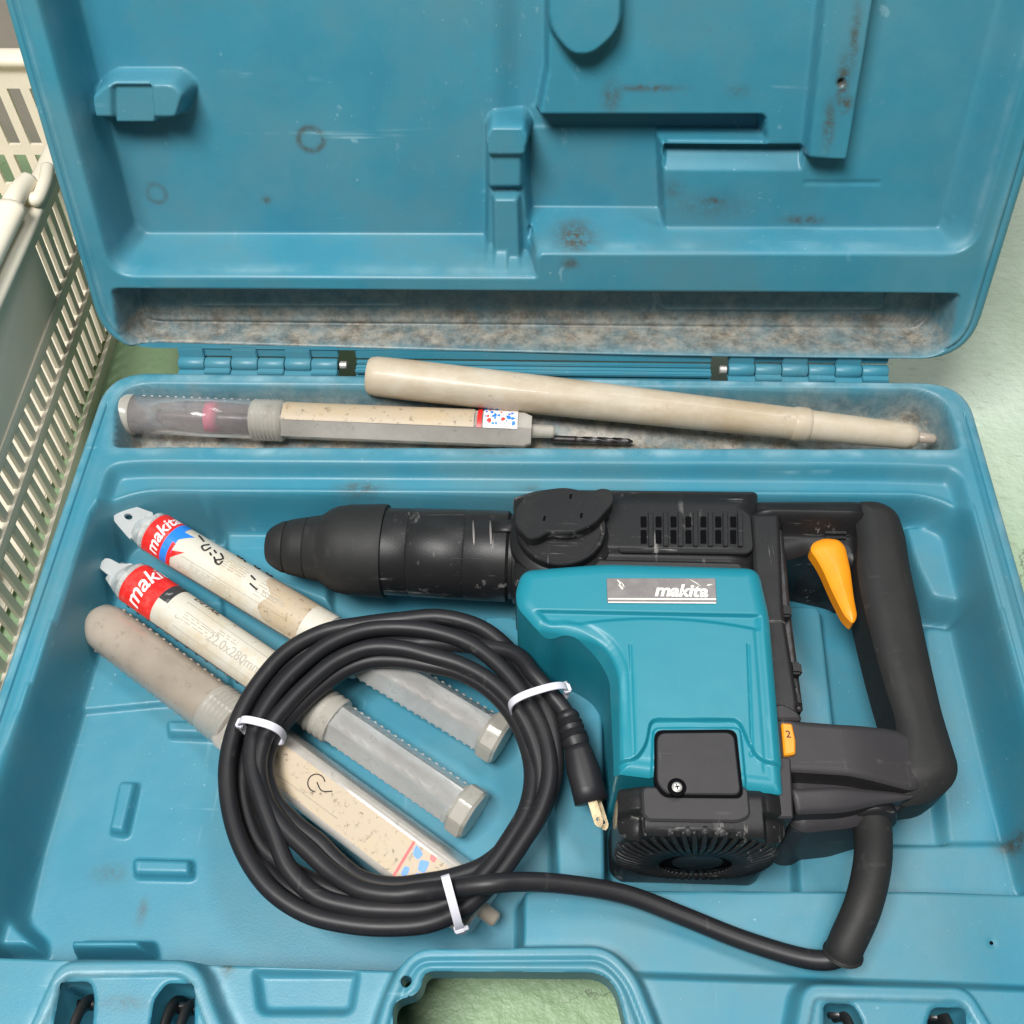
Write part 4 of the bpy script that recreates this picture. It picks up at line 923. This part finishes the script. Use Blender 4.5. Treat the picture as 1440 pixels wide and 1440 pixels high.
# case A, the uppermost of the three
tA, wA, LA_, spA = bit_case('bit case with red, blue and cream label and eyed tab, uppermost of three under cord', (214, 747), (708, 1044), -1.9, RA, 1.2, .60, MTA, MTA, tab=1)
tB, wB, LB_, spB = bit_case('cloudy bit case with red and black label, middle one of three under the cord', (186, 818), (668, 1148), -2.7, RA, 1.22, .60, MTA, MTA, tab=2)
tm = 1.9
def toks(wr, par, body, a, t, size, m_, rot=pi/2, off=.045, shear=.0, bold=.0, sx=1., sy=1.):
    c_, s_ = cos(rot), sin(rot); ps = [[((x*sx)*c_-(y*sy)*s_+a, -((x*sx)*s_+(y*sy)*c_)+t) for x, y in p] for p in text_polys(body, size, shear, bold)]
    return lab('lettering', ps, wr, m_, par, off, .3)
wA.a0 = -.95; wB.a0 = -.75
pA = lab('label', [arcband(1.35, spA-.9, -tm, tm)], wA, MPAP, tA, .015)
lab('label_band', [arcband(1.35, 2.75, -tm, tm)], wA, MRED, tA, .03)
lab('label_band', [[(2.75, -tm), (3.25, -tm), (3.35, -.6), (4.1, -.65), (3.45, .05), (3.5, tm*.5), (3.25, tm), (2.75, tm)]], wA, MBLUE, tA, .032)
lab('label_band', [[(3.25, .3), (3.5, .35), (3.45, .8), (4.3, .5), (3.55, 1.2), (3.55, tm), (3.25, tm)]], wA, MRED, tA, .034)
toks(wA, tA, 'makita', 2.2, .2, 1.12, MWH, pi/2*1.0, shear=.3, bold=.02)
pB = lab('label', [arcband(1.1, spB-.95, -tm, tm)], wB, MPAP, tB, .015)
lab('label_band', [arcband(1.1, 3.6, -tm, tm)], wB, MRED, tB, .03)
lab('label_band', [arcband(3.6, 4.3, -tm, .2)], wB, MBLK, tB, .03)
toks(wB, tB, 'makita', 2.2, -.35, 1.5, MWH, pi/2, shear=.3, bold=.02)
# handwriting and fine print on the labels
def strokes(wr, par, ls, m_, w=.05):
    vf = []
    for l in ls: vf.append(tube(cat([wr(a, t, .05) for a, t in l], 4), w, 6))
    o = mesh('handwriting' if m_ is MINK else 'fine_print', *merge(*vf), m_, par); o['kind'] = 'stuff'; return o
strokes(wA, tA, [[(4.1, -1.0), (4.7, -.75)], [(5.1, -.75), (4.9, -.35), (5.25, -.2), (5.35, -.6)], [(5.65, -.55), (5.9, -.45)], [(5.6, -.25), (5.8, -.15)], [(6.1, -.6), (6.5, -.35), (6.2, .0), (6.55, .1), (6.6, -.2)], [(6.0, -.15), (6.4, .1)],
                 [(6.7, -1.5), (7.0, -1.35), (7.1, -1.55)], [(7.3, -1.35), (7.5, -1.2)], [(8.0, -1.5), (8.3, -1.3), (8.4, -1.5)], [(8.9, -1.5), (9.2, -1.3), (9.35, -1.5)],
                 [(8.6, -.35), (9.0, -.25)], [(8.9, .1), (9.5, .2)]], MINK, .055)
def hlines(a0, a1, n, t0, dt, seed):
    r_ = random.Random(seed); out_ = []
    for k in range(n):
        t = t0+k*dt; a = a0
        while a < a1: l = r_.uniform(.15, .7); out_.append([(a, t), (min(a+l, a1), t)]); a += l+r_.uniform(.1, .25)
    return out_
lab('label_stain', [rnd([(9.6, -1.7), (12.9, -1.8), (12.9, 1.7), (10.6, 1.7), (9.9, .9), (10.5, .1), (9.4, -.6)], .4, 4)], wA, MPAPO, tA, .024)
strokes(wA, tA, [[(4.2, .75), (11.8, .8)], [(4.2, 1.35), (12, 1.35)]], MINKG, .012)
strokes(wA, tA, hlines(6.4, 8.4, 5, -.6, .16, 3)+hlines(9.4, 11, 7, -.7, .2, 5)+hlines(5, 8, 3, .95, .14, 4), MINKG, .016)
strokes(wB, tB, [[(5.2, -.55), (5.2, .5), (5.5, .5)], [(5.2, -.55), (11.6, -.45)], [(5.6, .0), (8.2, .05)], [(5.3, 1.05), (12, 1.1)]], MINKG, .014)
strokes(wB, tB, hlines(5.6, 7.6, 3, .15, .17, 8)+hlines(8, 9.4, 2, -.2, .15, 9), MINKG, .016)
toks(wB, tB, 'DETAIL', 6.1, -1.2, .55, MINK, 0, sx=1.1); toks(wB, tB, '22.0x280mm', 9.6, .4, .8, MINKG, 0, sx=.95)
toks(wA, tA, '25.0x320', 10.6, .2, .45, MINKG, 0)
nubs(Wrap(wA.A, wA.B, 1.15), spA+1.2, LA_-1.4, 17, (-1.35, 2.2), tA, MTA); nubs(Wrap(wB.A, wB.B, 1.17), spB+1.2, LB_-1.4, 17, (-1.35, 2.2), tB, MTA)
nubs(Wrap(wB.A, wB.B, RA), .8, spB-1, 18, (2.45,), tB, MBLK)
drill(wA.A+wA.d*2, wA.B-wA.d*1.4, .55, 'grey drill bit inside the uppermost labelled cloudy bit case'); drill(wB.A+wB.d*2, wB.B-wB.d*1.4, .6, 'grey drill bit inside the middle cloudy bit case with black label band')
# case C: grimy round front, square rear with old label
A = at3(140, 875, -3.9); B = at3(655, 1262, -4.0); d_, s_, u_ = frame(B-A); LC = (B-A).length; RC = 1.45
tC = thing('bit_case', 'grimy brown-stained bit case with peeling cream label, lowest of three under the cord', 'bit case', (A.x, A.y, FZ), GB)
jn = .36*LC
V, Fc = lathe(A-d_*.6, A+d_*jn, [(0, .4), (.015, .85), (.05, 1.2), (.12, RC*.97), (.2, RC), (1, RC)], 44); mesh('upper_tube', V, Fc, MTC, tC, angle=60)
V, Fc = lathe(A+d_*(jn-.5), A+d_*(jn+1.5), [(0, RC*.9)]+[(.05+.9*k/12, RC*1.03+(.04 if k % 2 else -.02)) for k in range(13)]+[(1, RC*.9)], 44); mesh('joint_ring', V, Fc, MCAP, tC, angle=35)
sqr = 1.62; rings = []
rotq = radians(-18)
for a_ in (jn+1.2, jn+1.6, LC+.9, LC+1.1):
    k_ = .9 if a_ in (jn+1.2, LC+1.1) else 1.; ring = []
    for q in rnd([(sqr*1.25*cos(rotq+pi/4+pi/2*i)*k_, sqr*1.0*sin(rotq+pi/4+pi/2*i)*k_) for i in range(4)], .35, 4): ring.append(A+d_*a_+s_*q[0]+u_*q[1])
    rings.append(ring)
V, Fc = loft(rings); mesh('square_tube', V, Fc, MTB, tC, angle=40)
# label on the upper face of the square tube
ca, cb = cos(rotq), sin(rotq); hx = sqr*1.25*cos(pi/4); 
def sq_face(a, t, off=.02):                  # t across the top face
    p1_ = Vector((sqr*1.25*cos(rotq+pi/4), sqr*sin(rotq+pi/4))); p2_ = Vector((sqr*1.25*cos(rotq+3*pi/4), sqr*sin(rotq+3*pi/4)))
    e = (p1_-p2_); n2 = Vector((-e.y, e.x)).normalized(); n2 = n2 if n2.y > 0 else -n2; q = (p1_+p2_)/2+e.normalized()*t+n2*off
    return A+d_*a+s_*q.x+u_*q.y
sqw = lambda a, t, off=.02: sq_face(a, t, off)
lab('label', [[(jn+1.7, -.95), (LC+.9, -.95), (LC+1.0, -.2), (LC+.7, .3), (LC+.9, 1.0), (jn+1.9, .95), (jn+1.7, .3)]], sqw, MPAPO, tC, .015)
LQ = LC-1.3
lab('label_band', [[(LQ-2.35, -.95), (LQ-2.2, -.95), (LQ-2.1, 1.), (LQ-2.25, 1.)]], sqw, MRED, tC, .03)
for blob in ([(LQ-2.1, -.9), (LQ-1.5, -.7), (LQ-1.6, -.3), (LQ-2.0, -.4)], [(LQ-1.5, -.4), (LQ-1.0, -.6), (LQ-.9, .0), (LQ-1.3, .1)], [(LQ-1.3, .2), (LQ-.7, .1), (LQ-.5, .6), (LQ-1.0, .9), (LQ-1.3, .6)], [(LQ-2.0, .3), (LQ-1.7, .2), (LQ-1.6, .6), (LQ-1.9, .8)], [(LQ-.5, -.3), (LQ-.1, -.3), (LQ-.1, .1), (LQ-.4, .1)]):
    lab('label_band', [rnd(blob, .12, 2)], sqw, MBLUE, tC, .03)
lab('label_band', [rnd([(LQ-1.2, -.95), (LQ-.8, -.95), (LQ-.8, -.65), (LQ-1.1, -.7)], .1, 2)], sqw, MRED, tC, .032)
strokes(sqw, tC, [[(jn+4.6+.32*cos(k*.6), .05+.42*sin(k*.6)) for k in range(2, 12)], [(jn+4.4, -.3), (jn+4.45, .2)], [(jn+4.6, -.3), (jn+4.55, .3)], [(jn+7.9+.5*cos(k*.55), -.35+.45*sin(k*.55)) for k in range(2, 11)], [(jn+7.9, -.4), (jn+8.4, -.2), (jn+8.9, -.5)]], MINK, .03)
strokes(sqw, tC, [[(jn+2, .45), (jn+5, .5), (jn+10, .45)]], MINKG, .012)
V, Fc = lathe(A+d_*(LC+.8), A+d_*(LC+2.0), [(0, .5), (.2, .42), (.9, .4), (1, .25)], 20); mesh('end_tip', V, Fc, MTC, tC)
nubs(Wrap(A, B, RC), 1.0, jn-1, 15, (-1.7, 2.75), tC, MTC)
# case D in the rear tray
A = at3(160, 582, -1.55); B = at3(752, 606, -1.7); d_, s_, u_ = frame(B-A); LD = (B-A).length; RD = 1.28
tD = thing('bit_case', 'grey see-through bit case with worn yellowed label lying in the dirty rear tray', 'bit case', (A.x, A.y, -3.5), GB)
V, Fc = lathe(A, A+d_*1.45, [(0, RD*.95), (.08, RD*1.1), (.8, RD*1.12), (1, RD*1.04)], 40); mesh('end_cap', V, Fc, MCAP, tD, angle=35)
V, Fc = lathe(A+d_*1.4, A+d_*9.7, [(0, RD*1.0), (1, RD)], 40); mesh('clear_tube', V, Fc, clearish('clear_grey_plastic', (.70, .64, .64), .72, .15, .6, .6), tD)
V, Fc = lathe(A+d_*9.4, A+d_*11.5, [(0, RD*.98)]+[(.04+.9*k/14, RD*1.06+(.04 if k % 2 else -.02)) for k in range(15)]+[(1, RD*.95)], 40); mesh('joint_ring', V, Fc, MCAP, tD, angle=35)
V, Fc = lathe(A+d_*11.3, B-d_*.2, [(0, RD*1.0, 6), (.97, RD*.98, 6), (1, RD*.8, 6)], 48); mesh('hex_tube', V, Fc, MTB, tD, angle=25)
wD = Wrap(A, B, RD*.965)
lab('label', [arcband(11.6, LD-3.9, -.95, .75)], wD, MPAPO, tD, .03); 
lab('label_band', [arcband(LD-3.7, LD-3.4, -.95, .75)], wD, MRED, tD, .04)
lab('label_band', [arcband(LD-3.3, LD-1.1, -.95, .75)], wD, MWH, tD, .035)
rz_ = random.Random(5)
for k in range(34): a = LD-3.25+rz_.random()*1.95; t = -.9+rz_.random()*1.4; q_ = .06+.11*rz_.random(); lab('label_band', [[(a+q_*cos(g)*rz_.uniform(.6, 1.3), t+q_*sin(g)*rz_.uniform(.6, 1.3)) for g in (0, 1, 2, 3.1, 4.2, 5.2)]], wD, MBLUE if k % 6 else MRED, tD, .045+.0006*k, .5)
V, Fc = lathe(B-d_*.3, B+d_*1.3, [(0, .62), (.1, .45), (.9, .42), (1, .3)], 20); mesh('nozzle', V, Fc, MCAP, tD)
nubs(Wrap(A, B, RD), 2, 9, 14, (-1.25,), tD, MTA)
drill(A+d_*3, B-d_*2, .5, 'dark drill bit inside the clear bit case in the rear tray')
V, Fc = lathe(A+d_*6.3, A+d_*7.1, [(0, .5), (.1, 1.16), (.9, 1.16), (1, .5)], 20); pk = mesh('pink_plug', V, Fc, mat('pink_plastic', (.6, .06, .15), .5), tD)
# cream tapered sleeve lying across
A = at3(518, 528, .3); B = at3(1300, 616, -1.3); d_, s_, u_ = frame(B-A); LE = (B-A).length
tE = thing('bit_sleeve', 'long tapered cream plastic bit sleeve lying across the rear tray and hinge', 'bit sleeve', tuple(A-Vector((0, 0, 1.2))))
V, Fc = lathe(A, A+d_*.77*LE, [(0, .5), (0, 1.10), (.005, 1.22), (.02, 1.30), (.1, 1.33), (.5, 1.24), (1, 1.02)], 44); mesh('sleeve_tube', V, Fc, MCREAM, tE, angle=40)
V, Fc = lathe(A+d_*.765*LE, A+d_*.80*LE, [(0, .95), (.1, 1.06), (.25, 1.10), (.75, 1.10), (.9, 1.04), (1, .95)], 40); mesh('joint_collar', V, Fc, MCREAM, tE, angle=35)
V, Fc = lathe(A+d_*.797*LE, A+d_*.985*LE, [(0, .98), (.9, .84), (.97, .78), (1, .6)], 40); mesh('cap_tube', V, Fc, MCREAM, tE, angle=45)
V, Fc = lathe(A+d_*.98*LE, A+d_*1.02*LE, [(0, .36), (.85, .34), (1, .22)], 20); mesh('cap_tip', V, Fc, MTC, tE)
# dark drill bit lying beneath the sleeve
drill(at3(775, 617, -2.5), at3(890, 621, -2.7), .24, 'bare dark drill bit lying beneath the cream sleeve in the rear tray')

# ================================================================ BASKET
# local frame: the side wall runs along y, the back wall along x
def solve_z(px, py, X_): # level at which the photo point has that x
    v = ray(px, py); t = (X_-CP[0])/v[0]; return CP[2]+t*v[2], CP[1]+t*v[1]
bsk = thing('shopping_basket', 'cream plastic shopping basket with slotted walls standing beside the tool case', 'basket', (-45, -12, -ZR))
BX = -33.3; BT = -31.7; zt = solve_z(62, 252, BT)[0]; yc_ = solve_z(62, 252, BT)[1]; zb = -ZR
BH = zt-zb; yb0 = at(8, 88, zt)[1]; y_h = yc_; y_front = -34.
def wall_pt(y, h, off=0.):                   # side wall: h 0..1 up
    lean = BX+(BT-BX)*h+.045*(8-min(y, 8))*(1-h); yy = y; return Vector((lean+off, yy, zb+BH*h))
def corner_y(h): return yb0-1.6*(1-h)
print('basket', zt, yc_)
TH = .3
def bar(y0, y1, h0, h1, name='wall_bar'):
    V = []; 
    for o_ in (0, -TH):
        for (y, h) in ((y0, h0), (y1, h0), (y1, h1), (y0, h1)): V.append(tuple(wall_pt(y, h, o_)))
    return V, [(0, 1, 2, 3), (7, 6, 5, 4), (0, 4, 5, 1), (1, 5, 6, 2), (2, 6, 7, 3), (3, 7, 4, 0)]
y_r = yb0-.6
rails = ((0, .07), (.34, .39), (.55, .60), (.88, 1.0))
for h0, h1 in rails: V, Fc = bar(y_front, y_r+.2, h0, h1); mesh('wall_rail', V, Fc, MBASK, bsk, smooth=False)
pitch = 1.28; n_ = int((y_r-y_front)/pitch)
pan0, pan1 = -21., 4.4
for k in range(n_+1):
    y = y_r-k*pitch
    for h0, h1 in ((.07, .34), (.39, .55), (.60, .88)):
        if h0 > .5 and pan0 < y-.2 < pan1: continue
        V, Fc = bar(y-.60, y, h0, h1); mesh('wall_bar', V, Fc, MBASK, bsk, smooth=False)
V, Fc = bar(pan0, pan1, .58, .89); mesh('wall_panel', V, Fc, MBASK, bsk, smooth=False)
# back wall
def bwp(x, h, off=0.): return Vector((x, yb0-1.2*(1-h)+off, zb+BH*h))
def bbar(x0, x1, h0, h1):
    V = []
    for o_ in (0, .3):
        for x, h in ((x0, h0), (x1, h0), (x1, h1), (x0, h1)): 
            p = bwp(x, h, o_); p.x = min(p.x, wall_pt(0, h).x); V.append(tuple(p))
    return V, [(0, 1, 2, 3), (7, 6, 5, 4), (0, 4, 5, 1), (1, 5, 6, 2), (2, 6, 7, 3), (3, 7, 4, 0)]
for h0, h1 in rails: V, Fc = bbar(-62, BX, h0, h1); mesh('wall_rail', V, Fc, MBASK, bsk, smooth=False)
k = 0; x = BX+.9
while x > -58:
    for h0, h1 in ((.07, .34), (.39, .55), (.60, .88)): V, Fc = bbar(x-.7, x, h0, h1); mesh('wall_bar', V, Fc, MBASK, bsk, smooth=False)
    x -= 1.7
# rim, corner post, base
def rb(p, q, w, h): 
    p = Vector(p); q = Vector(q); d_, s_, u_ = frame(q-p); V = []; 
    V, Fc = tube([p, p.lerp(q, .5), q], (w, h), 12); return V, Fc
ct = wall_pt(yb0, 1); ch = wall_pt(y_h, 1)
V, Fc = tube(cat([ct+Vector((.15, -34-yb0, .2)), ct+Vector((.15, -20, .2)), ct+Vector((.15, -1.5, .2)), ct+Vector((-.8, .2, .2)), ct+Vector((-4, .3, .2)), ct+Vector((-28, .3, .2))], 8), (.9, .5), 14); mesh('rim', V, Fc, MBASK, bsk)
V, Fc = tube(cat([wall_pt(yb0-.8, 1)+Vector((-.2, 0, 0)), wall_pt(yb0-1.4, .5)+Vector((-.4, 0, 0)), wall_pt(yb0-2, 0)+Vector((-.5, 0, 0))], 6), .6, 12); mesh('corner_post', V, Fc, MBASK, bsk)
box('basket_floor', (-48.5, (yb0-34)/2, zb+.5), (29.5, yb0+33, .3), MBASK, bsk, .1)
for h0, h1 in rails:
    V = [(-61.5-(h)*2, y, zb+BH*h) for h in (h0, h1) for y in (-34, yb0)]; mesh('wall_rail', V, [(0, 1, 3, 2)], MBASK, bsk, smooth=False)
# folded handle on the rim
hp = [solve for solve in ((60, 250), (58, 215), (52, 190), (46, 170))]
hh = ch+Vector((1.1, -2.2, .9))
V, Fc = tube(cat([hh+Vector((-1.0, -.6, .2)), hh+Vector((-.2, -1.1, .1)), hh+Vector((.0, .3, .3)), hh+Vector((-.25, 1.8, .3))], 8), .42, 12); mesh('handle_pivot', V, Fc, MBASK, bsk)
V, Fc = tube(cat([hh+Vector((-.9, .2, .5)), hh+Vector((-1.1, -1.4, .7)), hh+Vector((-1.1, -3, .7))], 8), .62, 12); mesh('handle_joint', V, Fc, MBASK, bsk)
V, Fc = tube(cat([hh+Vector((-1.1, -2.6, .7)), hh+Vector((-1.2, -8, .7)), hh+Vector((-1.2, -26, .7))], 8), (1.0, .7), 14); mesh('carry_handle', V, Fc, MBASK, bsk)
# things in the basket, glimpsed through the slots
pk = thing('packet', 'small packet with blue and red print inside the basket, glimpsed through its slots', 'packet', (-34, -23, -7))
box('packet_card', (-34.2, -23.5, -5.2), (3, 6, 3.4), MPAP, pk, .15)
box('packet_stripe', (-32.65, -23.5, -4.6), (.08, 5.6, .8), MBLUE, pk, 0); box('packet_stripe', (-32.65, -23.5, -5.8), (.08, 5.6, .7), MRED, pk, 0)
box2 = tag(box('plastic_tub', (-36.5, -15.5, -4), (4, 6, 6), mat('green_tub_plastic', (.05, .30, .24), .4), None, .5), 'small teal-green plastic tub standing inside the basket', 'tub')
# grey carton standing behind the basket
ct2 = thing('carton', 'plain grey-brown carton standing behind the basket at the upper left', 'carton', (-45, yb0+20, -ZR))
box('carton_side', (-50, yb0+22, 6), (26, 18, 28), MBOX, ct2, .2)
